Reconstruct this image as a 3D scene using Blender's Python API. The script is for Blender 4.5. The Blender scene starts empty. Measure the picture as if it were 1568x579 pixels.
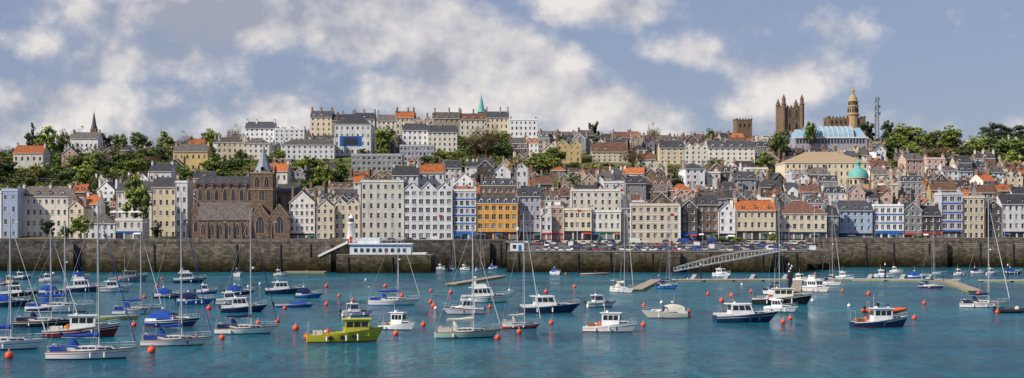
import bpy, math, random
from mathutils import Vector
R=random.Random(11)
F=2178.; HY=355.; CZ=14.
def PX(x,d): return (x-784)*d/F
def PZ(y,d): return CZ+(HY-y)*d/F
def PD(y): return CZ*F/(y-HY)
sc=bpy.context.scene
# ---------------------------------------------------------------- materials
def NT(m):
    m.use_nodes=True; nt=m.node_tree; return nt,nt.nodes,nt.links
MC={}
def mat(name,col,rough=.85,var=.18,scale=.6,bump=0.,spec=.25,rnd=.0,brick=None,tide=False,streak=0.,metal=0.,trans=0.,detail=5):
    if name in MC: return MC[name]
    m=bpy.data.materials.new(name); nt,N,L=NT(m); b=N['Principled BSDF']
    b.inputs['Roughness'].default_value=rough; b.inputs['Specular IOR Level'].default_value=spec; b.inputs['Metallic'].default_value=metal
    tc=N.new('ShaderNodeTexCoord'); no=N.new('ShaderNodeTexNoise'); no.inputs['Scale'].default_value=scale; no.inputs['Detail'].default_value=detail; no.inputs['Roughness'].default_value=.65
    L.new(tc.outputs['Object'],no.inputs['Vector'])
    mr=N.new('ShaderNodeMapRange'); mr.inputs[1].default_value=.3; mr.inputs[2].default_value=.7; L.new(no.outputs['Fac'],mr.inputs[0])
    mx=N.new('ShaderNodeMixRGB'); L.new(mr.outputs[0],mx.inputs[0])
    mx.inputs[1].default_value=[min(1,c*(1-var)) for c in col]+[1]; mx.inputs[2].default_value=[min(1,c*(1+var)) for c in col]+[1]
    out=mx.outputs[0]; h=no.outputs['Fac']
    if brick:
        sx=N.new('ShaderNodeSeparateXYZ'); L.new(tc.outputs['Object'],sx.inputs[0])
        ad=N.new('ShaderNodeMath'); L.new(sx.outputs[0],ad.inputs[0]); L.new(sx.outputs[1],ad.inputs[1])
        cb=N.new('ShaderNodeCombineXYZ'); L.new(ad.outputs[0],cb.inputs[0]); L.new(sx.outputs[2],cb.inputs[1])
        br=N.new('ShaderNodeTexBrick'); L.new(cb.outputs[0],br.inputs['Vector']); br.inputs['Scale'].default_value=1
        br.inputs['Brick Width'].default_value=brick[0]; br.inputs['Row Height'].default_value=brick[1]; br.inputs['Mortar Size'].default_value=brick[2]
        br.inputs['Color1'].default_value=(.6,.6,.6,1); br.inputs['Color2'].default_value=(1.35,1.3,1.25,1); br.inputs['Mortar'].default_value=(brick[3],)*3+(1,)
        mu=N.new('ShaderNodeMixRGB'); mu.blend_type='MULTIPLY'; mu.inputs[0].default_value=1; L.new(out,mu.inputs[1]); L.new(br.outputs['Color'],mu.inputs[2]); out=mu.outputs[0]
    if streak:
        mp=N.new('ShaderNodeMapping'); mp.inputs['Scale'].default_value=(1.3,1.3,.12); L.new(tc.outputs['Object'],mp.inputs[0])
        n2=N.new('ShaderNodeTexNoise'); n2.inputs['Scale'].default_value=1; n2.inputs['Detail'].default_value=4; L.new(mp.outputs[0],n2.inputs['Vector'])
        m2=N.new('ShaderNodeMapRange'); m2.inputs[1].default_value=.48; m2.inputs[2].default_value=.75; m2.inputs[3].default_value=1; m2.inputs[4].default_value=1-streak; L.new(n2.outputs['Fac'],m2.inputs[0])
        mu=N.new('ShaderNodeMixRGB'); mu.blend_type='MULTIPLY'; mu.inputs[0].default_value=1; L.new(out,mu.inputs[1]); L.new(m2.outputs[0],mu.inputs[2]); out=mu.outputs[0]
    if tide:
        g=N.new('ShaderNodeNewGeometry'); s2=N.new('ShaderNodeSeparateXYZ'); L.new(g.outputs['Position'],s2.inputs[0])
        n3=N.new('ShaderNodeTexNoise'); n3.inputs['Scale'].default_value=.12; n3.inputs['Detail'].default_value=6; L.new(g.outputs['Position'],n3.inputs['Vector'])
        ad=N.new('ShaderNodeMath'); ad.operation='MULTIPLY_ADD'; L.new(n3.outputs['Fac'],ad.inputs[0]); ad.inputs[1].default_value=7.; L.new(s2.outputs[2],ad.inputs[2])
        cr=N.new('ShaderNodeValToRGB'); m2=N.new('ShaderNodeMapRange'); m2.inputs[1].default_value=3.2; m2.inputs[2].default_value=13.; L.new(ad.outputs[0],m2.inputs[0]); L.new(m2.outputs[0],cr.inputs[0])
        e=cr.color_ramp.elements; e[0].position=.08; e[0].color=(.1,.09,.05,1); e[1].position=.9; e[1].color=(1,1,1,1); q=e.new(.3); q.color=(.28,.28,.16,1); q=e.new(.5); q.color=(.62,.62,.55,1)
        mu=N.new('ShaderNodeMixRGB'); mu.blend_type='MULTIPLY'; mu.inputs[0].default_value=1; L.new(out,mu.inputs[1]); L.new(cr.outputs[0],mu.inputs[2]); out=mu.outputs[0]
    if rnd:
        oi=N.new('ShaderNodeObjectInfo'); m3=N.new('ShaderNodeMapRange'); m3.inputs[3].default_value=1-rnd; m3.inputs[4].default_value=1+rnd*.6; L.new(oi.outputs['Random'],m3.inputs[0])
        mu=N.new('ShaderNodeMixRGB'); mu.blend_type='MULTIPLY'; mu.inputs[0].default_value=1; L.new(out,mu.inputs[1]); L.new(m3.outputs[0],mu.inputs[2]); out=mu.outputs[0]
    L.new(out,b.inputs['Base Color'])
    if bump:
        bp=N.new('ShaderNodeBump'); bp.inputs['Strength'].default_value=bump; bp.inputs['Distance'].default_value=.1; L.new(h,bp.inputs['Height']); L.new(bp.outputs[0],b.inputs['Normal'])
    MC[name]=m; return m
def wm(n,c): return mat('render_'+n,c,.9,.12,.35,.15,.15,rnd=.2,streak=.32)
W=dict(white=wm('white',(.76,.76,.76)),warm=wm('warm_white',(.71,.67,.59)),cream=wm('cream',(.67,.58,.42)),yellow=wm('yellow',(.66,.48,.22)),
 pink=wm('pink',(.55,.39,.33)),grey=wm('grey',(.3,.3,.31)),blue=wm('blue_grey',(.36,.44,.57)),lav=wm('lavender',(.44,.43,.5)),sand=wm('sand',(.4,.32,.24)),
 orange=wm('orange',(.74,.38,.09)),brown=wm('brown',(.22,.15,.11)),
 granite=mat('granite_wall',(.2,.145,.11),.95,.35,1.2,.4,.1,brick=(.7,.35,.03,.55),rnd=.2),
 dgran=mat('dark_granite_wall',(.12,.105,.1),.95,.35,1.2,.4,.1,brick=(.7,.35,.03,.6),rnd=.2))
RM=dict(slate=mat('slate_roof',(.07,.072,.082),.6,.3,1.5,.3,.35,rnd=.35,streak=.2,brick=(.6,.45,.03,.7)),
 slate2=mat('weathered_slate_roof',(.14,.125,.115),.75,.3,1.2,.3,.3,rnd=.35,brick=(.6,.45,.03,.7)),
 terra=mat('terracotta_roof',(.5,.16,.06),.85,.3,1.5,.4,.2,rnd=.3,brick=(.4,.4,.04,.6)),
 brown=mat('brown_tile_roof',(.19,.1,.07),.85,.3,1.5,.4,.2,rnd=.2,brick=(.4,.4,.04,.6)),
 lead=mat('lead_roof',(.25,.27,.31),.6,.2,.8,.2,.3,rnd=.1),
 tan=mat('tan_roof',(.4,.29,.18),.8,.15,.8,.2,.2))
trim=mat('white_paint_trim',(.78,.77,.75),.6,.05,1)
pot=mat('chimney_pot_clay',(.5,.22,.12),.9,.15,1)
glass=mat('window_glass',(.035,.042,.055),.12,.5,.35,0,.6,rnd=.3)
glass2=mat('window_curtained',(.2,.21,.22),.3,.3,.5,0,.5)
gbulk=mat('stone_coping',(.28,.25,.21),.9,.2,1,.3)
darkm=mat('black_paint',(.025,.025,.028),.5,.2,1)
blackr=mat('rubber_black',(.02,.02,.02),.8,.2,1)
navy=mat('navy_paint',(.012,.03,.09),.35,.15,.8,0,.5)
bluem=mat('blue_paint',(.02,.12,.4),.5,.15,.8)
redm=mat('red_paint',(.5,.04,.03),.5,.15,.8)
greenm=mat('green_paint',(.03,.16,.09),.5,.15,.8)
steel=mat('galvanised_steel',(.5,.51,.52),.45,.15,1,0,.5,metal=.4)
# ---------------------------------------------------------------- mesh builder
class MB:
    def __init__(s): s.v=[];s.f=[];s.m=[];s.sm=[];s.mats=[];s.ix={}
    def mi(s,m):
        k=m.name
        if k not in s.ix: s.ix[k]=len(s.mats); s.mats.append(m)
        return s.ix[k]
    def poly(s,pts,m,smooth=False):
        n=len(s.v); s.v.extend([tuple(p) for p in pts]); s.f.append(tuple(range(n,n+len(pts)))); s.m.append(s.mi(m)); s.sm.append(smooth)
    def frus(s,b,t,z0,z1,m,top=None,bot=True):
        B=[(b[0],b[2],z0),(b[1],b[2],z0),(b[1],b[3],z0),(b[0],b[3],z0)]
        T=[(t[0],t[2],z1),(t[1],t[2],z1),(t[1],t[3],z1),(t[0],t[3],z1)]
        for i in range(4):
            j=(i+1)%4; s.poly([B[i],B[j],T[j],T[i]],m)
        s.poly(T,top or m)
        if bot: s.poly(B[::-1],m)
    def box(s,x0,x1,y0,y1,z0,z1,m,top=None): s.frus((x0,x1,y0,y1),(x0,x1,y0,y1),z0,z1,m,top)
    def slab(s,q,t,m):
        lo=[(p[0],p[1],p[2]-t) for p in q]; s.poly(q,m); s.poly(lo[::-1],m)
        n=len(q)
        for i in range(n): s.poly([lo[i],lo[(i+1)%n],q[(i+1)%n],q[i]],m)
    def rows(s,rows,m,closed=False,smooth=True):
        n0=len(s.v); k=len(rows[0])
        for r in rows: s.v.extend([tuple(p) for p in r])
        mi=s.mi(m)
        for i in range(len(rows)-1):
            for j in range(k if closed else k-1):
                a=n0+i*k+j; b=n0+i*k+(j+1)%k
                s.f.append((a,b,b+k,a+k)); s.m.append(mi); s.sm.append(smooth)
    def cyl(s,p0,p1,r0,r1,m,n=8,cap=True,smooth=True):
        p0=Vector(p0);p1=Vector(p1); d=(p1-p0)
        if d.length<1e-6: return
        d.normalize(); a=d.orthogonal().normalized(); b=d.cross(a)
        R0=[p0+(a*math.cos(2*math.pi*i/n)+b*math.sin(2*math.pi*i/n))*r0 for i in range(n)]
        R1=[p1+(a*math.cos(2*math.pi*i/n)+b*math.sin(2*math.pi*i/n))*r1 for i in range(n)]
        s.rows([R0,R1],m,True,smooth)
        if cap: s.poly(R0[::-1],m); s.poly(R1,m)
    def lathe(s,cx,cy,prof,m,n=16,smooth=True):
        s.rows([[(cx+r*math.cos(2*math.pi*i/n),cy+r*math.sin(2*math.pi*i/n),z) for i in range(n)] for r,z in prof],m,True,smooth)
    def ball(s,c,r,m,n=12,sz=1.):
        k=n//2; s.lathe(c[0],c[1],[(max(.001,r*math.sin(math.pi*i/k)),c[2]-r*sz*math.cos(math.pi*i/k)) for i in range(k+1)],m,n)
    def panel(s,q,u0,u1,v0,v1,off,m):
        a,b,c,d=[Vector(p) for p in q]; n=(b-a).cross(d-a)
        if n.length<1e-9: return
        n.normalize()
        def P(u,v): return (a*(1-u)+b*u)*(1-v)+(d*(1-u)+c*u)*v+n*off
        s.poly([P(u0,v0),P(u1,v0),P(u1,v1),P(u0,v1)],m)
    def mesh(s,name):
        me=bpy.data.meshes.new(name); me.from_pydata(s.v,[],s.f)
        for m in s.mats: me.materials.append(m)
        me.polygons.foreach_set('material_index',s.m); me.polygons.foreach_set('use_smooth',s.sm); me.update(); return me
    def build(s,name,loc=(0,0,0),yaw=0,scale=1):
        return place(s.mesh(name),name,loc,yaw,scale)
def place(me,name,loc,yaw=0,scale=1):
    o=bpy.data.objects.new(name,me); o.location=loc; o.rotation_euler=(0,0,yaw)
    o.scale=scale if isinstance(scale,tuple) else (scale,)*3
    sc.collection.objects.link(o); return o
# ---------------------------------------------------------------- terrain
TP=[(500,10.4),(576,10.5),(600,13),(640,21),(690,33),(740,44),(800,56),(860,64),(950,68),(1200,69),(2500,55),(7000,10)]
def sm(t): t=max(0,min(1,t)); return t*t*(3-2*t)
def tz(x,y):
    for (a,za),(b,zb) in zip(TP,TP[1:]):
        if y<=b:
            z=za+(zb-za)*max(0,(y-a))/(b-a); break
    else: z=10
    if y>590: z+=1.5*math.sin(x*.013+y*.01)*min(1,(y-590)/80)
    if y>740: z-=sm((y-740)/120)*(7*sm((-130-x)/80)+4*sm((x-235)/60))
    return z
def grid_obj(name,xs,ys,fz,m):
    nx=len(xs); v=[(x,y,fz(x,y)) for y in ys for x in xs]
    f=[(j*nx+i,j*nx+i+1,(j+1)*nx+i+1,(j+1)*nx+i) for j in range(len(ys)-1) for i in range(nx-1)]
    me=bpy.data.meshes.new(name); me.from_pydata(v,[],f); me.materials.append(m)
    me.polygons.foreach_set('use_smooth',[True]*len(f)); return place(me,name,(0,0,0))
gm=bpy.data.materials.new('hillside_grass_and_earth'); nt,N,L=NT(gm); b=N['Principled BSDF']; b.inputs['Roughness'].default_value=.95; b.inputs['Specular IOR Level'].default_value=.1
g=N.new('ShaderNodeNewGeometry'); n1=N.new('ShaderNodeTexNoise'); n1.inputs['Scale'].default_value=.08; n1.inputs['Detail'].default_value=9; L.new(g.outputs['Position'],n1.inputs['Vector'])
cr=N.new('ShaderNodeValToRGB'); L.new(n1.outputs['Fac'],cr.inputs[0]); e=cr.color_ramp.elements; e[0].position=.36; e[0].color=(.03,.045,.015,1); e[1].position=.66; e[1].color=(.2,.17,.12,1)
x=e.new(.5); x.color=(.1,.12,.035,1); L.new(cr.outputs[0],b.inputs['Base Color'])
xs=[-4000,-2500,-1500,-900]+[-600+i*12 for i in range(101)]+[900,1500,2500,4000]
ys=[576+i*8 for i in range(60)]+[1080,1200,1500,2000,3000,4500,7000]
grid_obj('hillside_ground',xs,ys,tz,gm)
# water
wt=bpy.data.materials.new('sea_water'); nt,N,L=NT(wt); b=N['Principled BSDF']
b.inputs['IOR'].default_value=1.33; b.inputs['Specular IOR Level'].default_value=.27
g=N.new('ShaderNodeNewGeometry')
def wn(sx,sy,det,rot=.0,ro=.6):
    mp=N.new('ShaderNodeMapping'); mp.inputs['Scale'].default_value=(sx,sy,1); mp.inputs['Rotation'].default_value=(0,0,rot); L.new(g.outputs['Position'],mp.inputs[0])
    n=N.new('ShaderNodeTexNoise'); n.inputs['Scale'].default_value=1; n.inputs['Detail'].default_value=det; n.inputs['Roughness'].default_value=ro; L.new(mp.outputs[0],n.inputs['Vector']); return n.outputs['Fac']
cr=N.new('ShaderNodeValToRGB'); e=cr.color_ramp.elements; e[0].position=.36; e[0].color=(.0,.07,.122,1); e[1].position=.68; e[1].color=(.006,.155,.2,1); L.new(wn(.012,.022,6),cr.inputs[0])
rp=wn(.7,.16,7,.06,.72); m1=N.new('ShaderNodeMapRange'); m1.inputs[1].default_value=.36; m1.inputs[2].default_value=.64; m1.inputs[3].default_value=.68; m1.inputs[4].default_value=1.32; L.new(rp,m1.inputs[0])
mu=N.new('ShaderNodeMixRGB'); mu.blend_type='MULTIPLY'; mu.inputs[0].default_value=1; L.new(cr.outputs[0],mu.inputs[1]); L.new(m1.outputs[0],mu.inputs[2]); L.new(mu.outputs[0],b.inputs['Base Color'])
m2=N.new('ShaderNodeMapRange'); m2.inputs[1].default_value=.35; m2.inputs[2].default_value=.65; m2.inputs[3].default_value=.06; m2.inputs[4].default_value=.28; L.new(wn(.05,.03,5,.1),m2.inputs[0]); L.new(m2.outputs[0],b.inputs['Roughness'])
b1=N.new('ShaderNodeBump'); b1.inputs['Strength'].default_value=1; b1.inputs['Distance'].default_value=.75; L.new(wn(.5,.9,4,.25),b1.inputs['Height'])
b2=N.new('ShaderNodeBump'); b2.inputs['Strength'].default_value=1; b2.inputs['Distance'].default_value=1.6; L.new(wn(.22,.1,4,-.1),b2.inputs['Height']); L.new(b2.outputs[0],b1.inputs['Normal']); L.new(b1.outputs[0],b.inputs['Normal'])
grid_obj('sea_water',[-6000,-1000,0,1000,6000],[-1500,0,300,576,900],lambda x,y:0,wt)
# ---------------------------------------------------------------- buildings
def win(mb,T,ua,ub,za,zb,lod,fr=None):
    r=.19; fr=fr or trim
    A=[T(ua,za,0),T(ub,za,0),T(ub,zb,0),T(ua,zb,0)]; B=[T(ua,za,r),T(ub,za,r),T(ub,zb,r),T(ua,zb,r)]
    for i in range(4): mb.poly([A[i],A[(i+1)%4],B[(i+1)%4],B[i]],fr)
    mb.poly(B,fr)
    g=glass if R.random()<(.75 if lod else .55) else glass2; r2=r-.02; k=.09
    if lod: 
        zm=(za+zb)/2; um=(ua+ub)/2
        for z0,z1 in ((za+k,zm-.04),(zm+.04,zb-k)):
            if ub-ua>1.5:
                mb.poly([T(ua+k,z0,r2),T(um-.05,z0,r2),T(um-.05,z1,r2),T(ua+k,z1,r2)],g); mb.poly([T(um+.05,z0,r2),T(ub-k,z0,r2),T(ub-k,z1,r2),T(um+.05,z1,r2)],g)
            else: mb.poly([T(ua+k,z0,r2),T(ub-k,z0,r2),T(ub-k,z1,r2),T(ua+k,z1,r2)],g)
    else: mb.poly([T(ua+k,za+k,r2),T(ub-k,za+k,r2),T(ub-k,zb-k,r2),T(ua+k,zb-k,r2)],g)
def facade(mb,T,Wd,h,ns,nw,wall,shop,lod,ww,fr,wf=.56,skip=0):
    fh=h/ns
    def q(u0,u1,z0,z1,m=wall,d=0): mb.poly([T(u0,z0,d),T(u1,z0,d),T(u1,z1,d),T(u0,z1,d)],m)
    for i in range(ns):
        z0=i*fh; z1=z0+fh
        if i==0 and shop:
            k=max(2,round(Wd/3.2)); s=Wd/k; a=z0+.45; bb=z1-.95
            q(0,Wd,z0,a,shop); q(0,Wd,bb,z1)
            mb.poly([T(.2,bb+.02,-.14),T(Wd-.2,bb+.02,-.14),T(Wd-.2,z1-.25,-.14),T(.2,z1-.25,-.14)],shop)
            mb.poly([T(.2,z1-.25,-.14),T(Wd-.2,z1-.25,-.14),T(Wd-.2,z1-.25,0),T(.2,z1-.25,0)],shop)
            mb.poly([T(.2,bb+.02,-.14),T(Wd-.2,bb+.02,-.14),T(Wd-.2,bb+.02,0),T(.2,bb+.02,0)],shop)
            u=0
            for j in range(k):
                p=j*s+.35; e=(j+1)*s-.35; q(u,p,a,bb); win(mb,T,p,e,a,bb,0,shop); u=e
                if R.random()<.3:
                    am=R.choice((redm,greenm,canvA,trim)); mb.poly([T(p,bb+.1,-.15),T(e,bb+.1,-.15),T(e,bb-.5,-1.3),T(p,bb-.5,-1.3)],am)
            q(u,Wd,a,bb); continue
        wh=min(2.1,fh*wf)*(.85 if i==ns-1 and ns>2 else 1); a=z0+fh*.28; bb=a+wh
        q(0,Wd,z0,a); q(0,Wd,bb,z1); u=0; s=Wd/nw; w2=min(ww,s*.62)
        for j in range(nw):
            c=(j+.5)*s; p=c-w2/2; e=c+w2/2
            if R.random()<skip: continue
            q(u,p,a,bb); win(mb,T,p,e,a,bb,lod,fr); u=e
            if lod:
                mb.poly([T(p-.1,a,-.12),T(e+.1,a,-.12),T(e+.1,a,0),T(p-.1,a,0)],trim); mb.poly([T(p-.1,a-.12,-.12),T(e+.1,a-.12,-.12),T(e+.1,a,-.12),T(p-.1,a,-.12)],trim)
        q(u,Wd,a,bb)
canvA=mat('awning_canvas_blue',(.02,.08,.3),.9,.15,2)
def chimney(mb,x,y,z0,z1,wall,along='y',n=3):
    a,b_=(.45,.3*n+.15) if along=='y' else (.3*n+.15,.45)
    mb.box(x-a,x+a,y-b_,y+b_,z0,z1,wall); mb.box(x-a-.1,x+a+.1,y-b_-.1,y+b_+.1,z1,z1+.18,gbulk)
    for i in range(n):
        o=(i-(n-1)/2)*.55; px,py=(x,y+o) if along=='y' else (x+o,y)
        mb.cyl((px,py,z1+.18),(px,py,z1+.85),.17,.13,pot,6)
def dormer(mb,x,y0,z,w,h,dep,wall,rm):
    mb.box(x-w/2,x+w/2,y0,y0+dep,z,z+h,wall)
    mb.box(x-w/2+.12,x+w/2-.12,y0-.04,y0,z+.15,z+h-.1,trim); mb.box(x-w/2+.22,x+w/2-.22,y0-.06,y0-.03,z+.25,z+h-.2,glass)
    r=w*.4; o=.15
    mb.poly([(x-w/2,y0,z+h),(x+w/2,y0,z+h),(x,y0,z+h+r)],wall)
    mb.slab([(x-w/2-o,y0-o,z+h-.05),(x,y0-o,z+h+r+.1),(x,y0+dep,z+h+r+.1),(x-w/2-o,y0+dep,z+h-.05)],.08,rm)
    mb.slab([(x+w/2+o,y0-o,z+h-.05),(x,y0-o,z+h+r+.1),(x,y0+dep,z+h+r+.1),(x+w/2+o,y0+dep,z+h-.05)],.08,rm)
def building(name,X,Y,z,w,dep,h,ns,roof,wall,rm,yaw=0,nw=None,shop=None,lod=1,found=9,chim=2,dorm=0,ng=1,rise=None,ww=1.1,fr=None,band=None,extra=None,wf=.56,quoin=None,skip=0,tall=0):
    if isinstance(wall,str): wall=W[wall]
    if isinstance(rm,str): rm=RM[rm]
    mb=MB(); a=w/2; d=dep/2; nw=nw or max(2,round(w/(2.7 if lod else 3.0))); sw=max(2,round(dep/3.6))
    mb.box(-a,a,-d,d,-found,0,wall)
    facade(mb,lambda u,zz,k:(-a+u,-d+k,zz),w,h,ns,nw,wall,shop,lod,ww,fr,wf,skip)
    facade(mb,lambda u,zz,k:(a-k,-d+u,zz),dep,h,ns,sw,wall,None,0,1.0,fr,.5,.4)
    facade(mb,lambda u,zz,k:(-a+k,d-u,zz),dep,h,ns,sw,wall,None,0,1.0,fr,.5,.4)
    mb.poly([(a,d,0),(-a,d,0),(-a,d,h),(a,d,h)],wall)
    if band:
        for i in range(1,ns): mb.box(-a-.05,a+.05,-d-.08,-d+.0,i*h/ns-.12,i*h/ns+(.35 if band is bluem else .1),band)
    if quoin:
        for sx in (-a,a): mb.box(sx-.35,sx+.35,-d-.05,-d+.03,0,h-.2,quoin)
    if lod: mb.cyl((-a+.25,-d-.1,.2),(-a+.25,-d-.1,h-.2),.07,.07,darkm,5)
    o=.35; top=h
    if roof=='flat':
        mb.box(-a-.22,a+.22,-d-.22,d+.22,h,h+.25,trim if wall!=W['dgran'] else gbulk); mb.box(-a+.02,a-.02,-d+.02,d-.02,h+.25,h+.95,wall,RM['lead']); top=h+.9
    elif roof=='eave':
        r=rise or dep*.36; top=h+r; k=r/d
        for sx in (-a,a): mb.poly([(sx,-d,h),(sx,d,h),(sx,0,h+r)],wall)
        mb.slab([(-a-.15,-d-o,h-k*o+.12),(a+.15,-d-o,h-k*o+.12),(a+.15,0,h+r+.12),(-a-.15,0,h+r+.12)],.16,rm)
        mb.slab([(-a-.15,d+o,h-k*o+.12),(a+.15,d+o,h-k*o+.12),(a+.15,0,h+r+.12),(-a-.15,0,h+r+.12)],.16,rm)
        mb.box(-a-.1,a+.1,-d-o-.12,-d-o-.002,h-k*o-.12,h-k*o+.06,trim); mb.box(-a-.1,a+.1,-.12,.12,h+r+.08,h+r+.26,gbulk if rm!=RM['terra'] else RM['brown'])
        for i in range(dorm):
            x=-a+(i+.5)*w/dorm; dormer(mb,x,-d+.7,h+.15,1.5,1.35,d*.75,wall if R.random()<.5 else rm,rm)
    elif roof=='gable':
        g=w/ng; r=rise or g*.45
        top=h+r; oo=.25
        for i in range(ng):
            x0=-a+i*g; xm=x0+g/2; x1=x0+g; k=r/(g/2)
            for yy in (-d,d): mb.poly([(x0,yy,h),(x1,yy,h),(xm,yy,h+r)],wall)
            e0=oo if i==0 else 0; e1=oo if i==ng-1 else 0
            mb.slab([(x0-e0,-d-oo,h-k*e0+.1),(xm,-d-oo,h+r+.1),(xm,d+oo,h+r+.1),(x0-e0,d+oo,h-k*e0+.1)],.14,rm)
            mb.slab([(x1+e1,-d-oo,h-k*e1+.1),(xm,-d-oo,h+r+.1),(xm,d+oo,h+r+.1),(x1+e1,d+oo,h-k*e1+.1)],.14,rm)
            for sx in (x0-e0,x1+e1):
                ee=e0 if sx<xm else e1
                mb.poly([(sx,-d-oo-.02,h-k*ee-.15),(xm,-d-oo-.02,h+r-.15),(xm,-d-oo-.02,h+r+.12),(sx,-d-oo-.02,h-k*ee+.12)],trim)
            if g>4.5:
                mb.box(xm-.55,xm+.55,-d-.05,-d,h+.15,h+1.35,trim); mb.box(xm-.43,xm+.43,-d-.07,-d-.04,h+.27,h+1.23,glass)
    elif roof=='hip':
        r=rise or min(dep,w)*.32; top=h+r; e=min(d,a*.8); zz=h-.02
        c=[(-a-o,-d-o,zz),(a+o,-d-o,zz),(a+o,d+o,zz),(-a-o,d+o,zz)]; p=(-a+e,0,h+r); q=(a-e,0,h+r)
        mb.poly([c[0],c[1],q,p],rm); mb.poly([c[2],c[3],p,q],rm); mb.poly([c[1],c[2],q],rm); mb.poly([c[3],c[0],p],rm)
        mb.box(-a-o,a+o,-d-o,d+o,h-.25,h-.03,trim)
        for i in range(dorm):
            x=-a*.65+(i+.5)*w*.65/dorm; dormer(mb,x,-d+.8,h+.15,1.4,1.2,d*.6,wall,rm)
    elif roof=='mansard':
        top=h+2.8; mb.box(-a-.22,a+.22,-d-.22,d+.22,h,h+.22,trim)
        mb.frus((-a,a,-d,d),(-a+.7,a-.7,-d+1.1,d-1.1),h+.22,h+2.7,rm); mb.box(-a+.6,a-.6,-d+1.0,d-1.0,h+2.7,h+2.85,RM['lead'])
        n=max(2,int(w/3))
        for i in range(n):
            x=-a+(i+.5)*w/n; dormer(mb,x,-d+.25,h+.35,1.3,1.5,1.6,trim,rm)
    if chim:
        zz=top+R.uniform(.7,1.5)+tall; cw=wall if R.random()<.5 else W['brown'] if R.random()<.5 else W['grey']
        for i in range(chim):
            x=(-a+.5) if i==0 else (a-.5) if i==1 else R.uniform(-a*.3,a*.3)
            yy=0 if roof in('eave',) else R.uniform(-d*.4,d*.4)
            chimney(mb,x,yy,h-.4,zz,cw,'y',R.choice((2,3,3,4)))
    if extra: extra(mb,a,d,h,wall,rm)
    return mb.build(name,(X,Y,z),yaw)
def lean_to(mb,a,d,h,wall,rm):
    s=R.choice((-1,1)); x0,x1=(-a+.2,a*R.uniform(-.2,.5)) if s<0 else (a*R.uniform(-.5,.2),a-.2); e=R.uniform(2,3.5); hh=h*R.uniform(.35,.6)
    mb.box(x0,x1,-d-e,-d-.01,-6,hh,wall)
    mb.slab([(x0-.2,-d-e-.3,hh-.05),(x1+.2,-d-e-.3,hh-.05),(x1+.2,-d-.02,hh+e*.45),(x0-.2,-d-.02,hh+e*.45)],.12,rm)
    n=max(1,int((x1-x0)/2.4))
    for i in range(n):
        c=x0+(i+.5)*(x1-x0)/n; mb.box(c-.6,c+.6,-d-e-.05,-d-e,hh-2.2,hh-.8,trim); mb.box(c-.5,c+.5,-d-e-.07,-d-e-.04,hh-2.1,hh-.9,glass)
def wing(mb,a,d,h,wall,rm):
    ww_=min(a*.9,2.6); x=R.choice((-1,1))*(a-ww_); e=R.uniform(1.8,3.2); hh=h*R.uniform(.8,.97); r=ww_*.95
    x0,x1=x-ww_,x+ww_
    mb.box(x0,x1,-d-e,-d-.01,-8,hh,wall); mb.poly([(x0,-d-e,hh),(x1,-d-e,hh),(x,-d-e,hh+r)],wall)
    mb.slab([(x0-.2,-d-e-.3,hh-.1),(x,-d-e-.3,hh+r+.1),(x,0,hh+r+.1),(x0-.2,0,hh-.1)],.12,rm); mb.slab([(x1+.2,-d-e-.3,hh-.1),(x,-d-e-.3,hh+r+.1),(x,0,hh+r+.1),(x1+.2,0,hh-.1)],.12,rm)
    n=max(1,round(hh/3))
    for i in range(n):
        zz=i*hh/n+.9; mb.box(x-.75,x+.75,-d-e-.05,-d-e,zz,zz+1.5,trim); mb.box(x-.65,x-.04,-d-e-.07,-d-e-.04,zz+.1,zz+1.4,glass); mb.box(x+.04,x+.65,-d-e-.07,-d-e-.04,zz+.1,zz+1.4,glass)
def bay(mb,a,d,h,wall,rm):
    x=-a*.45; mb.frus((x-1.4,x+1.4,-d-1,-d-.01),(x-1.4,x+1.4,-d-1,-d-.01),-6,h*.85,wall,RM['lead'])
    n=max(1,round(h/3))
    for i in range(n):
        zz=i*h*.85/n+.9; mb.box(x-1.1,x+1.1,-d-1.05,-d-1,zz,zz+1.5,trim); mb.box(x-1.,x-.05,-d-1.07,-d-1.04,zz+.1,zz+1.4,glass); mb.box(x+.05,x+1.,-d-1.07,-d-1.04,zz+.1,zz+1.4,glass)
CN=dict(white='white_house',warm='white_house',cream='cream_house',yellow='yellow_house',pink='pink_house',grey='grey_house',blue='blue_house',lav='pale_grey_house',sand='stone_house',orange='orange_house',brown='brown_house',granite='granite_house',dgran='granite_house')
occ=[]; VIS=[]
def bp(x0,x1,ye,d,roof,wall,rm,ns=None,dep=11,name=None,zb=None,yaw=0,vb=None,**k):
    """building given by its left/right/eaves bearings and its distance"""
    Xa,Xb=PX(x0,d),PX(x1,d); Xc=(Xa+Xb)/2; z=zb if zb is not None else tz(Xc,d); h=PZ(ye,d)-z
    h=max(h,3); ns=ns or max(1,round(h/3.1))
    occ.append((Xa-1,Xb+1,d-4,d+dep+4))
    if vb: VIS.append((x0-1,x1+1,vb,d))
    return building(name or CN[wall]+('_with_shop' if k.get('shop') else ''),Xc,d+dep/2,z,(Xb-Xa)-.05,dep,h,ns,roof,wall,rm,yaw,**k)
fz=10.6
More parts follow.
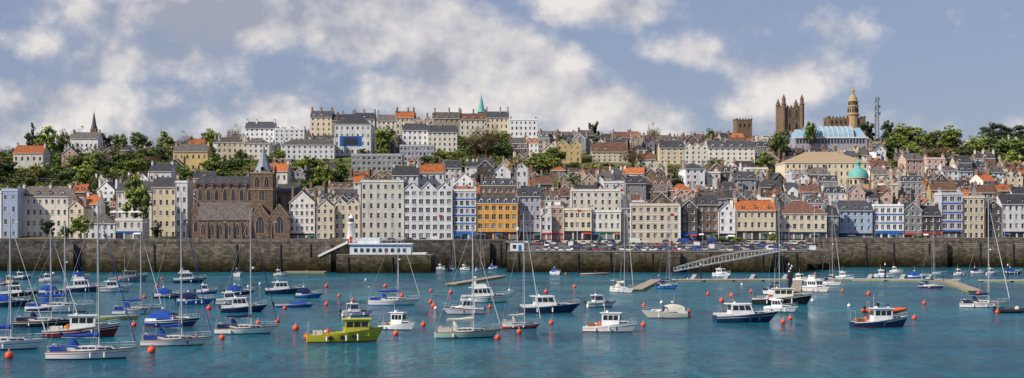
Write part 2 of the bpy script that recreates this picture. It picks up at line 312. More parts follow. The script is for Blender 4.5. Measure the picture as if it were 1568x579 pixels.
FR=[
(-70,-32,300,590,'eave','cream','slate',dict()),(-32,2,296,585,'flat','white','slate',dict()),(2,27,292,585,'flat','blue','slate',dict(ns=4,wf=.6)),
(29,104,300,592,'eave','warm','slate2',dict(ns=4,chim=3,dorm=4)),(104,128,318,575,'gable','cream','terra',dict()),(128,150,312,600,'eave','white','terra',dict()),
(128,176,342,560,'hip','white','slate2',dict(ns=2,chim=0)),(176,218,338,560,'flat','warm','lead',dict(ns=2,chim=0,shop=bluem)),
(178,232,292,592,'eave','warm','slate',dict(ns=5,chim=3)),(232,270,286,592,'eave','cream','slate',dict(ns=5,chim=2)),(268,287,280,585,'flat','white','slate',dict(ns=5)),
(443,482,310,566,'gable','warm','slate',dict(ns=5,nw=5,chim=2,shop=darkm)),(484,512,318,566,'gable','cream','slate2',dict(ns=4)),(511,551,312,568,'gable','cream','slate',dict(ns=4,ng=2)),
(552,618,279,566,'flat','warm','lead',dict(ns=6,nw=6,dep=16,chim=3)),
(618,693,290,565,'gable','white','slate2',dict(ns=6,nw=7,ng=3,dep=16,chim=2,ww=1.7)),
(694,729,293,566,'flat','white','slate',dict(ns=6,nw=4,ww=2,band=bluem,shop=bluem)),
(730,793,312,566,'mansard','orange','slate',dict(ns=4,nw=6,ww=1.6,shop=darkm,dep=13,chim=2,fr=W['cream'])),
(794,828,300,570,'eave','lav','slate',dict(ns=5,nw=4,dorm=2,shop=darkm)),
(828,845,330,564,'gable','white','terra',dict(ns=3,shop=redm)),(845,863,318,566,'flat','pink','slate',dict(ns=4,shop=redm)),
(863,906,322,565,'flat','cream','slate',dict(ns=3,nw=5,ww=1.5,shop=darkm,chim=3)),(906,951,325,566,'flat','warm','slate',dict(ns=3,nw=5,shop=greenm)),
(952,967,318,568,'eave','grey','slate',dict(ns=4)),
(966,1041,315,564,'flat','cream','slate',dict(ns=4,nw=7,ww=1.4,chim=3,quoin=trim,band=trim)),
(1042,1068,318,566,'gable','dgran','slate',dict(ns=4,shop=bluem)),(1068,1100,313,567,'eave','granite','slate',dict(ns=4,dorm=2,shop=darkm)),
(1100,1126,322,566,'gable','white','slate',dict(ns=4,shop=darkm)),
(1127,1188,322,566,'eave','cream','terra',dict(ns=3,nw=6,dorm=3,shop=darkm)),
(1190,1266,327,570,'hip','cream','brown',dict(ns=3,nw=7,chim=1,ww=1.5,shop=navy,dep=16)),
(1266,1284,330,575,'eave','grey','slate',dict()),
(1284,1336,322,585,'eave','blue','slate',dict(ns=4,nw=5,dorm=3,shop=darkm)),
(1338,1384,316,586,'flat','white','slate',dict(ns=4,nw=5,ww=1.6,band=bluem,shop=bluem)),
(1384,1412,322,586,'gable','grey','slate',dict(ns=4,shop=redm)),(1412,1442,330,586,'eave','dgran','slate',dict(ns=3,dorm=2,shop=redm)),
(1442,1475,298,586,'flat','lav','slate',dict(ns=5,nw=3,ww=2,band=bluem,shop=darkm)),(1475,1508,303,586,'flat','cream','slate',dict(ns=5,nw=4,quoin=W['brown'])),
(1509,1534,318,588,'gable','dgran','slate',dict(ns=4)),(1534,1580,312,588,'eave','white','slate',dict(ns=4,dorm=2,shop=darkm)),(1580,1640,305,588,'eave','cream','slate',dict(ns=4,dorm=2)),
]
for x0,x1,ye,d,rf,wl,rm,k in FR: bp(x0,x1,ye,d,rf,wl,rm,zb=fz,**k)
def bluepanel(mb,a,d,h,wall,rm):
    mb.box(-a+3,a*.5,-d-.07,-d+.01,h*.30,h*.62,bluem); mb.box(-a+5,a*.3,-d-.09,-d-.06,h*.34,h*.58,glass)
T3=dict(tall=1.2)
HL=[
(600,640,268,600,'eave','white','slate',dict()),(640,680,264,610,'eave','white','terra',dict(ns=6)),
(875,950,293,592,'flat','warm','slate',dict(ns=6,nw=7,chim=3,vb=330)),(735,790,285,592,'mansard','granite','slate',dict(ns=6)),
(375,420,196,860,'eave','white','slate',dict(ns=5,chim=3,vb=214)),(420,466,199,855,'flat','white','slate',dict(ns=5,chim=3,vb=216)),
(332,372,218,800,'hip','cream','slate2',dict(ns=3,vb=238)),(372,412,220,795,'hip','warm','slate2',dict(ns=3,vb=240)),(430,512,222,790,'hip','white','slate2',dict(ns=3,chim=3,vb=242)),
(475,508,179,885,'eave','cream','slate',dict(ns=6,chim=3,dorm=3,vb=203,**T3)),(508,541,184,885,'eave','sand','slate',dict(ns=6,chim=3,dorm=3,**T3)),(541,574,182,885,'eave','warm','slate',dict(ns=5,chim=3,dorm=3,vb=199,**T3)),
(577,606,185,885,'eave','warm','slate2',dict(ns=5,chim=2,vb=197,**T3)),(606,634,180,885,'eave','cream','terra',dict(ns=5,chim=3,vb=196,**T3)),(634,664,184,885,'gable','pink','slate',dict(ns=5,chim=3,ng=2,vb=196,**T3)),
(664,704,181,885,'eave','sand','slate2',dict(ns=5,chim=3,dorm=3,vb=197,**T3)),(704,744,183,885,'eave','warm','brown',dict(ns=5,chim=3,dorm=3,vb=195,**T3)),(744,779,180,885,'eave','cream','slate',dict(ns=5,chim=3,vb=201,**T3)),
(781,822,184,880,'flat','white','slate',dict(ns=5,chim=2,vb=206)),
(512,568,190,800,'hip','white','slate',dict(ns=4,nw=7,dep=22,extra=bluepanel,chim=1,vb=236)),
(616,655,199,820,'eave','white','slate',dict(ns=4,vb=224)),(655,700,202,815,'eave','warm','slate',dict(ns=4,chim=3,vb=226)),
(538,616,238,745,'flat','grey','lead',dict(ns=3,nw=10,ww=2.2,chim=0,name='modern_office_building',vb=262)),(612,665,224,775,'flat','lav','lead',dict(ns=3,nw=9,ww=2.2,chim=0,name='modern_office_building',vb=244)),
(832,852,228,770,'gable','cream','terra',dict(ns=3,vb=246)),(852,890,222,768,'gable','yellow','terra',dict(ns=3,ng=2,vb=250)),(906,962,232,772,'eave','cream','brown',dict(ns=3,dorm=4,rise=5,vb=252)),
(1010,1048,226,768,'eave','cream','slate',dict(ns=4,dorm=3,vb=246)),(1048,1084,224,768,'gable','warm','slate',dict(ns=4,ng=3,vb=248)),(1084,1156,226,768,'eave','warm','slate',dict(ns=4,dorm=5,chim=3,vb=246)),
(265,318,232,755,'eave','yellow','slate2',dict(ns=2,vb=245)),(20,66,234,745,'eave','warm','terra',dict(ns=2,nw=5,rise=4,vb=252)),(108,150,212,880,'eave','white','slate2',dict(ns=2,vb=218)),
(1202,1330,249,705,'hip','cream','tan',dict(ns=3,nw=14,dep=26,rise=6,chim=0,name='market_hall',vb=256)),
(790,808,258,650,'gable','white','slate',dict(ns=4,chim=0,vb=278)),
(228,262,262,690,'eave','white','slate',dict(ns=2,vb=275)),(404,440,262,690,'eave','warm','terra',dict(ns=2,vb=268)),
]
for x0,x1,ye,d,rf,wl,rm,k in HL: bp(x0,x1,ye,d,rf,wl,rm,lod=1 if d<700 else 0,**k)
VIS+= [(1294,1331,282,690),(1212,1326,224,850),(1186,1232,190,950),(1264,1324,190,950),(1120,1152,198,930),(82,228,264,760),(60,110,245,700),(478,536,272,695),(716,774,242,775),(572,610,230,790),(1176,1212,234,770),(180,238,308,577),(650,705,246,760),(780,825,252,730),(290,340,256,740),(1370,1470,220,850),(1500,1568,228,800)]
occ.append((PX(286,560),PX(450,560),545,598))
occ.append((PX(1215,850),PX(1325,850),835,880)); occ.append((PX(1290,690),PX(1332,690),678,704))
def blocked(xa,xb,y0,y1): return any(xa<o[1] and xb>o[0] and y0<o[3] and y1>o[2] for o in occ)
def veg(px,d):
    if px<335 and 650<d<870: return .86
    if px<180 and d<=650: return .4
    if px<335 and d>=870: return .65
    if 335<px<540 and 640<d<765: return .65
    if 640<px<850 and 690<d<800: return .55
    if 700<px<790 and 700<d<860: return .85
    if 1150<px<1230 and 720<d<860: return .5
    if px>1340 and d>760: return .6
    if px>1150 and d>870: return .45
    if d>900: return .28
    return .11
treespots=[]
wk=['white']*5+['warm']*5+['cream']*4+['yellow']*1+['pink']*2+['grey']*5+['blue']*1+['lav']*4+['sand']*4+['granite']*4+['dgran']*4+['brown']*2
rk=['slate']*9+['slate2']*5+['terra']*3+['brown']*3
for d in (596,616,638,662,688,716,746,778,812,846,884,920,950):
    x=PX(-140,d)
    while x<PX(1708,d):
        w=R.uniform(5.5,11.5); px=784+(x+w/2)*F/d; dd=d+R.uniform(-5,5); dep=R.uniform(7.5,10)
        step=w+R.choice((0,0,0,0,.4,1.5,3))
        if blocked(x,x+w,dd,dd+dep): x+=2; continue
        if R.random()<veg(px,d):
            treespots.append((x+w/2,dd+3,R.uniform(5,10))); x+=w*.75; continue
        ns=R.choice((3,4,4,5)) if d<660 else R.choice((2,3,3,4)) if d<800 else R.choice((2,3,3))
        if px>1560 or px<0: ns=min(ns,3)
        if d<600: ns=R.choice((4,5,5))
        wl=R.choice(wk); rm=R.choice(rk); rf=R.choice(('eave','eave','eave','eave','gable','gable','gable','hip','flat','mansard'))
        ng=2 if rf=='gable' and w>9 else 1
        fh=R.uniform(2.75,3.1); X=x+w/2; zb=tz(X,dd)-.3
        pa,pb=784+x*F/dd,784+(x+w)*F/dd
        cap=min([PZ(v[2],dd) for v in VIS if v[3]>dd+3 and pa<v[1] and pb>v[0]]+[1e9])
        while ns>0 and zb+ns*fh+3>cap: ns-=1
        if ns==0:
            if zb+3<cap and R.random()<.5: treespots.append((X,dd+3,min(6,cap-zb)))
            x+=w*.8; continue
        building(CN[wl],X,dd+dep/2,zb,w-.05,dep,ns*fh,ns,rf,wl,rm,R.gauss(0,.15 if d>640 else .07),lod=1 if d<660 else 0,dorm=R.choice((0,0,1,2,2)) if rf=='eave' else 0,ng=ng,chim=R.choice((1,2,2,3)),ww=R.choice((.9,1.0,1.2)),skip=R.choice((0,.1,.25)),extra=R.choice((None,None,lean_to,bay,wing)) if ns>1 else None,band=trim if d<660 and R.random()<.2 else None)
        x+=step
# ---------------------------------------------------------------- church
gr=W['granite']; lead=RM['lead']; dress=mat('dressed_stone',(.36,.27,.19),.9,.2,1,.3)
def arch(mb,cx,y,z0,w,h,fr=dress,gl=glass,n=5):
    def P(k,yy):
        ww=w/2+k; sp=z0+h*.6; pts=[(cx-ww,yy,z0-k),(cx+ww,yy,z0-k)]
        for i in range(n+1):
            t=i/n; pts.append((cx+ww*(1-t)**.8 if t<1 else cx,yy,sp+(h*.4+k)*math.sin(t*math.pi/2)))
        for i in range(n-1,-1,-1):
            t=i/n; pts.append((cx-ww*(1-t)**.8,yy,sp+(h*.4+k)*math.sin(t*math.pi/2)))
        return pts
    mb.poly(P(.22,y-.05),fr); mb.poly(P(0,y-.09),gl)
    if w>1.6:
        k=max(1,int(w/1.1))
        for i in range(1,k+1): 
            x=cx-w/2+i*w/(k+1); mb.box(x-.07,x+.07,y-.15,y-.1,z0,z0+h*.75,fr)
def pinn(mb,x,y,z,h,r=.45,m=gr):
    mb.box(x-r,x+r,y-r,y+r,z,z+h*.45,m); mb.frus((x-r-.1,x+r+.1,y-r-.1,y+r+.1),(x-.04,x+.04,y-.04,y+.04),z+h*.45,z+h,m)
mb=MB(); D=566
def cx(p): return PX(p,D)-PX(368,D)
def cz(y): return PZ(y,D)-fz
def gabled(x0,x1,y0,y1,h,r,ax,wall,rm):
    mb.box(x0,x1,y0,y1,-2,h,wall)
    if ax=='x':
        ym=(y0+y1)/2
        for sx in (x0,x1): mb.poly([(sx,y0,h),(sx,y1,h),(sx,ym,h+r)],wall)
        mb.slab([(x0-.2,y0-.3,h),(x1+.2,y0-.3,h),(x1+.2,ym,h+r+.2),(x0-.2,ym,h+r+.2)],.15,rm); mb.slab([(x0-.2,y1+.3,h),(x1+.2,y1+.3,h),(x1+.2,ym,h+r+.2),(x0-.2,ym,h+r+.2)],.15,rm)
    else:
        xm=(x0+x1)/2
        for yy in (y0,y1): mb.poly([(x0,yy,h),(x1,yy,h),(xm,yy,h+r)],wall)
        mb.slab([(x0-.3,y0+.3,h),(xm,y0+.3,h+r+.1),(xm,y1,h+r+.1),(x0-.3,y1,h)],.15,rm); mb.slab([(x1+.3,y0+.3,h),(xm,y0+.3,h+r+.1),(xm,y1,h+r+.1),(x1+.3,y1,h)],.15,rm)
        for s in (-1,1):
            e=x0 if s<0 else x1
            mb.poly([(e+s*.3,y0-.12,h-.1),(xm,y0-.12,h+r+.05),(xm,y0-.12,h+r+.5),(e+s*.3,y0-.12,h+.4)],dress)
            mb.poly([(e+s*.3,y0-.12,h+.4),(xm,y0-.12,h+r+.5),(xm,y0+.35,h+r+.5),(e+s*.3,y0+.35,h+.4)],dress)
gabled(cx(290),cx(382),12,26,cz(282),cz(268)-cz(282),'x',gr,RM['slate'])
for i in range(7):
    p=296+i*13; arch(mb,cx(p),12,cz(306),1.5,cz(288)-cz(306)); 
for i in range(8): pinn(mb,cx(290+i*13),11.8,cz(284),3.2,.35)
gabled(cx(302),cx(384),0,11.8,cz(337),cz(310)-cz(337),'x',gr,RM['slate2'])
for i in range(6):
    p=311+i*13; arch(mb,cx(p),0,cz(360),1.7,cz(343)-cz(360)); mb.frus((cx(p+6.5)-.4,cx(p+6.5)+.4,-.9,.1),(cx(p+6.5)-.4,cx(p+6.5)+.4,-.3,.1),-2,cz(341),gr)
gabled(cx(290),cx(303),4,12,cz(325),cz(312)-cz(325),'y',gr,RM['slate']); arch(mb,cx(296.5),4,cz(355),1.6,4.5)
for a0,a1 in ((386,414),(415,444)):
    gabled(cx(a0),cx(a1),-3,14,cz(334),cz(314)-cz(334),'y',gr,RM['slate']); c=(a0+a1)/2
    arch(mb,cx(c),-3,cz(357),3.2,cz(331)-cz(357)); 
    for s in (a0,a1): mb.frus((cx(s)-.5,cx(s)+.5,-4,-2.9),(cx(s)-.5,cx(s)+.5,-3.3,-2.9),-2,cz(338),gr)
gabled(cx(414),cx(448),15,26,cz(292),cz(280)-cz(292),'x',W['brown'],RM['slate'])
for i in range(4): arch(mb,cx(419+i*8),15,cz(312),1.,cz(298)-cz(312))
tx0,tx1=cx(381),cx(415); th=cz(264); xm=(tx0+tx1)/2
mb.box(tx0,tx1,4,4+(tx1-tx0),-2,th,gr); mb.box(tx0-.25,tx1+.25,3.75,4.25+(tx1-tx0),th-.3,th+.2,dress); mb.box(tx0-.2,tx1+.2,3.8,4.2+(tx1-tx0),cz(290)-.2,cz(290)+.2,dress)
for q in (-1.9,1.9): arch(mb,xm+q,4,cz(286),1.7,cz(270)-cz(286),dress,darkm)
arch(mb,xm,4,cz(306),2.,4.5)
for a_ in (tx0+.3,tx1-.3):
    for b_ in (4.3,3.7+(tx1-tx0)): pinn(mb,a_,b_,th,3.5,.4)
ty=4+(tx1-tx0)/2
for i in range(5): mb.box(tx0+.2+i*1.9,tx0+1.1+i*1.9,3.9,4.3,th+.2,th+.9,gr)
mb.lathe(xm,ty,[(3.9,th+.1),(3.1,th+2),(1.5,th+6.2),(.08,cz(219))],lead,8,False); mb.cyl((xm,ty,cz(219)),(xm,ty,cz(212)),.06,.06,darkm,5); mb.box(xm-.6,xm+.6,ty-.05,ty+.05,cz(215),cz(215)+.15,darkm)
for s in (-1,1): mb.box(xm-.5,xm+.5,ty-3.5,ty-2,th+1.0,th+2.4,lead)
mb.build('town_church',(PX(368,D),D,fz))
# ---------------------------------------------------------------- skyline landmarks
def LM(px,d): X=PX(px,d); return X,d,tz(X,d)
X,Y,z=LM(1209.5,950); mb=MB(); a=7.2; bs=mat('tower_stone',(.19,.13,.085),.9,.3,.5,.4,.1)
def zz(y,d=950,z=z): return PZ(y,d)-z
def crenel(mb,x0,x1,y0,y1,z,m,s=1.2,hh=1.3):
    n=max(2,int((x1-x0)/s/2)); 
    for i in range(n+1):
        x=x0+i*(x1-x0-s)/n
        for yy in (y0,y1-.6): mb.box(x,x+s,yy,yy+.6,z,z+hh,m)
        yv=y0+i*(y1-y0-s)/n
        for xx in (x0,x1-.6): mb.box(xx,xx+.6,yv,yv+s,z,z+hh,m)
h=zz(166); mb.box(-a+.6,a-.6,-a+.6,a-.6,-5,h,bs); crenel(mb,-a+.5,a-.5,-a+.5,a-.5,h,bs)
for sx in (-1,1):
    for sy in (-1,1):
        hx=h+(1 if sy<0 else -1)
        mb.lathe(sx*(a-1),sy*(a-1),[(1.6,-5),(1.6,h+2),(1.9,h+2.2),(1.9,h+2.6),(1.3,h+2.7),(1.3,hx+5)],bs,8,False)
        mb.lathe(sx*(a-1),sy*(a-1),[(1.3,hx+5),(.05,hx+8)],bs,6,False)
for q in (-2.4,2.4): arch(mb,q,-a+.6,h-7,1.8,5.5,dress,darkm); arch(mb,q,-a+.6,h-15,1.6,5,dress,darkm)
mb.build('castellated_tower',(X,Y,z),.12)
X,Y,z=LM(1137,930); mb=MB(); h=PZ(185,930)-z; mb.box(-5,5,-5,5,-5,h,bs); crenel(mb,-5.2,5.2,-5.2,5.2,h,bs,1,1.1)
for q in (-3,0,3): mb.box(q-.5,q+.5,-5.1,-5,h-4.5,h-2.3,darkm)
mb.build('castellated_tower',(X,Y,z),.1)
X,Y,z=LM(1304,950); mb=MB(); ye=mat('ochre_stone',(.42,.3,.17),.9,.2,.6,.2,.1)
def zz(y,d=950,z=z): return PZ(y,d)-z
h=zz(182); mb.box(PX(1266,950)-X,PX(1322,950)-X,-6,10,-5,h,bs); crenel(mb,PX(1266,950)-X,PX(1322,950)-X,-6.1,10,h,bs)
for i in range(7): mb.box(-14.5+i*3-.5,-14.5+i*3+.5,-6.1,-6,h-4,h-1.5,darkm)
P=[(3.7,-2),(3.7,zz(178)),(4.3,zz(177)),(4.3,zz(175)),(3.2,zz(174)),(3.2,zz(165)),(3.9,zz(164.5)),(3.9,zz(163)),(2.8,zz(162)),(2.8,zz(157)),(3.5,zz(156.5)),(3.5,zz(155.5)),(3.0,zz(154)),(2.5,zz(150.5)),(1.5,zz(147)),(.9,zz(146)),(.9,zz(141)),(1.3,zz(140.7)),(.9,zz(139)),(.3,zz(137)),(.1,zz(130))]
mb.lathe(0,-4,P,ye,12,False)
for i in range(12):
    q=i*math.pi/6+.26; c,s=math.cos(q),math.sin(q)
    for y0,y1,r in ((173,167,3.15),(162,158,2.75)):
        mb.cyl((c*r,-4+s*r,zz(y0)),(c*r,-4+s*r,zz(y1)),.45,.45,darkm,6)
mb.build('domed_stone_tower',(X,Y,z))
X,Y,z=LM(1343,950); mb=MB(); h=PZ(149,950)-z
for s in ((-1,-1),(1,-1),(1,1),(-1,1)): mb.cyl((s[0]*1.3,s[1]*1.3,-2),(s[0]*.8,s[1]*.8,h),.14,.1,darkm,5)
for i in range(14):
    za=i*h/14; zb=(i+1)*h/14; r=1.3-.5*i/14
    for q in range(4):
        s=[(-1,-1),(1,-1),(1,1),(-1,1)]; A=s[q];B=s[(q+1)%4]
        mb.cyl((A[0]*r,A[1]*r,za),(B[0]*r,B[1]*r,zb),.07,.07,darkm,4); mb.cyl((A[0]*r,A[1]*r,zb),(B[0]*r,B[1]*r,zb),.07,.07,darkm,4)
for k in range(9):
    q=k*2.1; zz_=h-1-k*1.6; mb.box(math.cos(q)*1.8-.5,math.cos(q)*1.8+.5,math.sin(q)*1.8-.3,math.sin(q)*1.8+.3,zz_-1.2,zz_+.6,steel)
mb.build('radio_mast',(X,Y,z))
X,Y,z=LM(1312,690); mb=MB(); cop=mat('copper_verdigris',(.13,.4,.35),.6,.15,.6,.1,.3)
def z2(y): return PZ(y,690)-z
mb.box(-7,7,-5,7,-4,z2(283),W['cream']); mb.lathe(0,0,[(4.6,z2(284)),(4.6,z2(274)),(5.2,z2(273.5)),(5.2,z2(272.5))],W['cream'],16,False)
mb.lathe(0,0,[(5,z2(272.6)),(4.8,z2(268)),(3.9,z2(263)),(2.4,z2(259)),(1.1,z2(257.4)),(1.1,z2(251)),(1.4,z2(250.5)),(.6,z2(248)),(.1,z2(243))],cop,16)
for i in range(12):
    q=i*math.pi/6; mb.cyl((4.6*math.cos(q),4.6*math.sin(q),z2(282)),(4.6*math.cos(q),4.6*math.sin(q),z2(276)),.55,.55,darkm,6)
mb.build('copper_domed_rotunda',(X,Y-3,z))
X,Y,z=LM(1268,850); mb=MB(); pb=mat('pale_blue_roof_glazing',(.28,.43,.52),.35,.15,.4,0,.5)
w=PX(1325,850)-PX(1215,850); zt=PZ(212,850)-z; hh=PZ(193,850)-z
mb.box(-w/2,w/2,-8,14,-6,zt,W['lav'])
for i in range(22): mb.box(-w/2+1+i*(w-2)/22,-w/2+2.2+i*(w-2)/22,-8.08,-8,zt-3.5,zt-1,glass)
n=10; rws=[]
for i in range(n+1):
    t=i/n*math.pi; rws.append([(-w/2*.62+ s*w*.62 ,-8+11-11*math.cos(t),zt+(hh-zt)*math.sin(t)) for s in (0,.25,.5,.75,1)])
mb.rows(rws,pb)
for s in (0,1): mb.poly([(r[0][0] if s==0 else r[-1][0],r[0][1],r[0][2]) for r in rws],pb)
for i in range(10):
    x=-w/2*.62+i*w*.62/9
    for k in range(n):
        A=rws[k][0];B=rws[k+1][0]; mb.cyl((x,A[1],A[2]+.05),(x,B[1],B[2]+.05),.16,.16,trim,4)
mb.frus((w*.32,w/2,-7,13),(w*.38,w*.44,0,6),zt,hh-1,pb); mb.frus((-w/2,-w*.33,-7,13),(-w*.44,-w*.38,0,6),zt,hh-2,pb)
mb.box(-w/2-.4,w/2+.4,-8.5,-8.05,zt-.4,zt+.3,trim)
mb.build('glass_roofed_hall',(X,Y,z))
def spire(px,d,yb,yt,r,m,nm):
    X,Y,z=LM(px,d); mb=MB(); a=PZ(yb,d)-z; t=PZ(yt,d)-z
    mb.box(-r,r,-r,r,-4,a,W['granite']); mb.box(-r-.2,r+.2,-r-.2,r+.2,a-.3,a+.1,dress)
    for q in (-r*.4,r*.4): arch(mb,q,-r,a-4,r*.45,3,dress,darkm)
    mb.lathe(0,0,[(r*1.25,a),(r*.8,a+(t-a)*.25),(.06,t)],m,8,False); mb.cyl((0,0,t),(0,0,t+1.2),.08,.08,darkm,4); mb.build(nm,(X,Y,z))
spire(737,940,172,145,2.3,cop,'church_spire'); spire(144,980,198,170,2.,RM['slate'],'church_spire')
# ---------------------------------------------------------------- harbour walls and quays
hw=mat('harbour_stone',(.19,.16,.13),.95,.4,.5,.6,.12,brick=(1.5,.75,.05,.35),tide=True,streak=.35)
hw2=mat('harbour_stone_dark',(.12,.108,.098),.95,.4,.5,.6,.12,brick=(1.5,.75,.05,.35),tide=True,streak=.35)
pav=mat('quay_asphalt',(.12,.118,.115),.9,.2,.3,.2)
XL=-1500
def quay(name,x0,x1,y0,y1,z,m=hw,z1=None,par=0):
    mb=MB(); zb=z if z1 is None else z1
    mb.poly([(x0,y0,-3),(x1,y0,-3),(x1,y0,z),(x0,y0,z)],m); mb.poly([(x1,y0,-3),(x1,y1,-3),(x1,y1,zb),(x1,y0,z)],m); mb.poly([(x0,y0,-3),(x0,y1,-3),(x0,y1,zb),(x0,y0,z)],m)
    mb.poly([(x0,y0,z),(x1,y0,z),(x1,y1,zb),(x0,y1,zb)],pav)
    mb.box(x0,x1,y0-.15,y0+.8,z+.004,z+.3+par,gbulk if not par else m)
    if par: mb.box(x0,x1,y0-.22,y0+.9,z+.3+par,z+.5+par,gbulk)
    x=x0+4
    while x<x1 and x0>-500:
        if abs(x)<420: mb.box(x-.18,x+.18,y0-.3,y0-.02,-1,z-.5,darkm)
        x+=R.uniform(9,22)
    return mb.build(name,(0,0,0))
q1=PX(146,505); q2=PX(515,492); 
quay('harbour_wall',XL,q1,506,577,10.2,hw2,par=.9); quay('harbour_wall',q1+.01,PX(533,492),494,577.2,10.25,hw,par=.8)
quay('pier_head',PX(515,484),PX(660,484),484,512,6.0)
quay('inner_quay',PX(533,494),PX(775,550),548,577.1,10.2,hw2,par=.3)
quay('stone_pier',PX(776,492),PX(1236,492),492,520,7.1,par=0)
mb=MB(); xa,xb=PX(776,492)+.2,PX(1236,492)+14; mb.poly([(xa,519.9,7.09),(xb,519.9,7.09),(xb,577,10.4),(xa,577,10.4)],pav); mb.poly([(xa,519.9,-3),(xa,577,-3),(xa,577,10.4),(xa,519.9,7.09)],hw); mb.poly([(xb,519.9,-3),(xb,577,-3),(xb,577,10.4),(xb,519.9,7.09)],hw)
mb.poly([(PX(1236,492),519.9,-3),(xb,519.9,-3),(xb,519.9,7.09),(PX(1236,492),519.9,7.09)],hw)
mb.build('quay_car_park')
quay('harbour_wall',xb-.01,1500,562,577.3,10.0,hw,par=1.2)
for px,d0,z1 in ((452,494,10),(700,548,10),(985,492,7),(1400,562,10),(60,506,10)):
    mb=MB(); n=14; X=PX(px,d0)
    for i in range(n): mb.box(X+i*.9,X+(i+1)*.9-.003,d0-1.6,d0-.32,-1,z1*(i+1)/n,hw)
    mb.build('harbour_steps')
mb=MB(); d=488; pbw=mat('pier_building_render',(.64,.71,.76),.8,.12,.4,.2,.2,streak=.25)
x0,x1=PX(530,d),PX(642,d); z0=6.0; z1=PZ(370,d)
mb.box(x0+1,x1-3,490,500,z0,z1-1,pbw); mb.box(x0+.6,x1-2.6,489.6,500.4,z1-1,z1-.6,trim)
mb.box(PX(545,d),PX(580,d),491,499,z1-.6,z1+1.2,pbw); mb.box(x1-2.5,PX(652,d),489,499,z0,PZ(387,d),trim)
for i in range(9):
    x=x0+2.5+i*2.1; mb.box(x,x+1.1,489.9,490,z0+1,z0+2.3,glass)
mb.box(x0+1,x1-3,489.85,490,z0+2.9,z0+3.2,bluem)
mb.slab([(PX(485,d),492,6),(PX(485,d),494,6),(PX(530,d),494,10.8),(PX(530,d),492,10.8)],.8,trim)
for i in range(12): mb.cyl((x0+1+i*1.6,489.8,z1-.6),(x0+1+i*1.6,489.8,z1+.4),.05,.05,trim,4)
mb.cyl((x0+1,489.8,z1+.4),(x0+19,489.8,z1+.4),.05,.05,trim,4)
mb.build('pier_head_building')
# small white lighthouse on the pier with rust-red door and thin base band
d=500; X=PX(538,d); mb=MB(); z0=10.2
mb.lathe(0,0,[(1.7,0),(1.15,6.5),(1.5,6.7),(1.5,7),(.85,7.05),(.85,8.6)],trim,12); mb.lathe(0,0,[(.8,7.2),(.9,7.25),(.9,8.3),(.8,8.4)],glass,12)
mb.lathe(0,0,[(1.15,8.6),(1.,8.9),(.5,9.5),(.1,10.2)],trim,12); mb.box(-.5,.5,-1.72,-1.4,0,2.1,redm)
for i in range(10):
    q=i*math.pi/5; mb.cyl((1.45*math.cos(q),1.45*math.sin(q),7),(1.45*math.cos(q),1.45*math.sin(q),7.9),.04,.04,trim,4)
mb.build('pier_lighthouse',(X,d,z0))
mb=MB(); mb.box(-2.4,2.4,-2,2,0,3.4,trim); mb.box(-2.7,2.7,-2.3,2.3,3.4,3.7,RM['lead']); mb.box(-1.6,-.4,-2.05,-2,1,2.4,glass); mb.box(.4,1.5,-2.05,-2,0,2.3,bluem); mb.cyl((0,0,3.7),(0,0,9),.1,.07,trim,6); mb.box(-.5,.5,-.3,.3,7.4,8.6,trim)
mb.build('harbour_control_hut',(PX(792,496),497,7.1))
# ---------------------------------------------------------------- street furniture, cars, people
def lamp():
    mb=MB(); mb.cyl((0,0,0),(0,0,.8),.14,.12,darkm,6); mb.cyl((0,0,.8),(0,0,7),.08,.06,steel,6); mb.cyl((0,0,7),(1.2,0,7.4),.05,.05,steel,5); mb.frus((.9,1.9,-.15,.15),(1,1.8,-.1,.1),7.3,7.5,steel); return mb.mesh('street_lamp')
lm=lamp()
for i in range(24):
    px=20+i*66; d=520 if px<640 else 545; 
    if 640<px<790: continue
    z=10.2 if px<640 else 8.5
    if px>1250: d=568; z=10
    place(lm,'street_lamp',(PX(px,d),d,z),R.choice((0,math.pi)))
def car(col,van=False):
    mb=MB(); L_=4.9 if van else 4.2; a=L_/2; w=.87; zr=2.0 if van else 1.45; zb=1.05 if van else .88
    prof=[(-a,.35),(a,.35),(a,.62),(a-.12,.74),(a-.9 if not van else a-.6,zb),(-a+.1,zb),(-a,.75)]
    for y in (-w,w): mb.poly([(x,y,z) for x,z in prof],col)
    for i in range(len(prof)):
        p,q=prof[i],prof[(i+1)%len(prof)]; mb.poly([(p[0],-w,p[1]),(q[0],-w,q[1]),(q[0],w,q[1]),(p[0],w,p[1])],col)
    c=(-a+.15,a-.95 if not van else a-.65); t=(-a+.5 if not van else -a+.2,a-1.75 if not van else a-1.15)
    mb.frus((c[0],c[1],-w+.04,w-.04),(t[0],t[1],-w+.18,w-.18),zb,zr,glass,col)
    if van: mb.box(-a+.12,.9,-w+.0,w-.0,zb-.02,zr-.03,col)
    else:
        for xx in (-.25,): mb.frus((xx-.06,xx+.06,-w+.02,w-.02),(xx-.06,xx+.06,-w+.16,w-.16),zb,zr-.01,col)
    for x in (-a+.8,a-.8):
        for y in (-w,w): mb.cyl((x,y-.1,.33),(x,y+.1,.33),.33,.33,blackr,10); mb.cyl((x,y-.12,.33),(x,y+.12,.33),.17,.17,steel,8)
    for y in (-.6,.6): mb.box(a-.02,a+.02,y-.15,y+.15,.6,.72,trim); mb.box(-a-.02,-a+.02,y-.15,y+.15,.65,.8,redm)
    return mb.mesh('parked_van' if van else 'parked_car')
def cp(n,c): return mat('car_paint_'+n,c,.25,.03,1,0,.6)
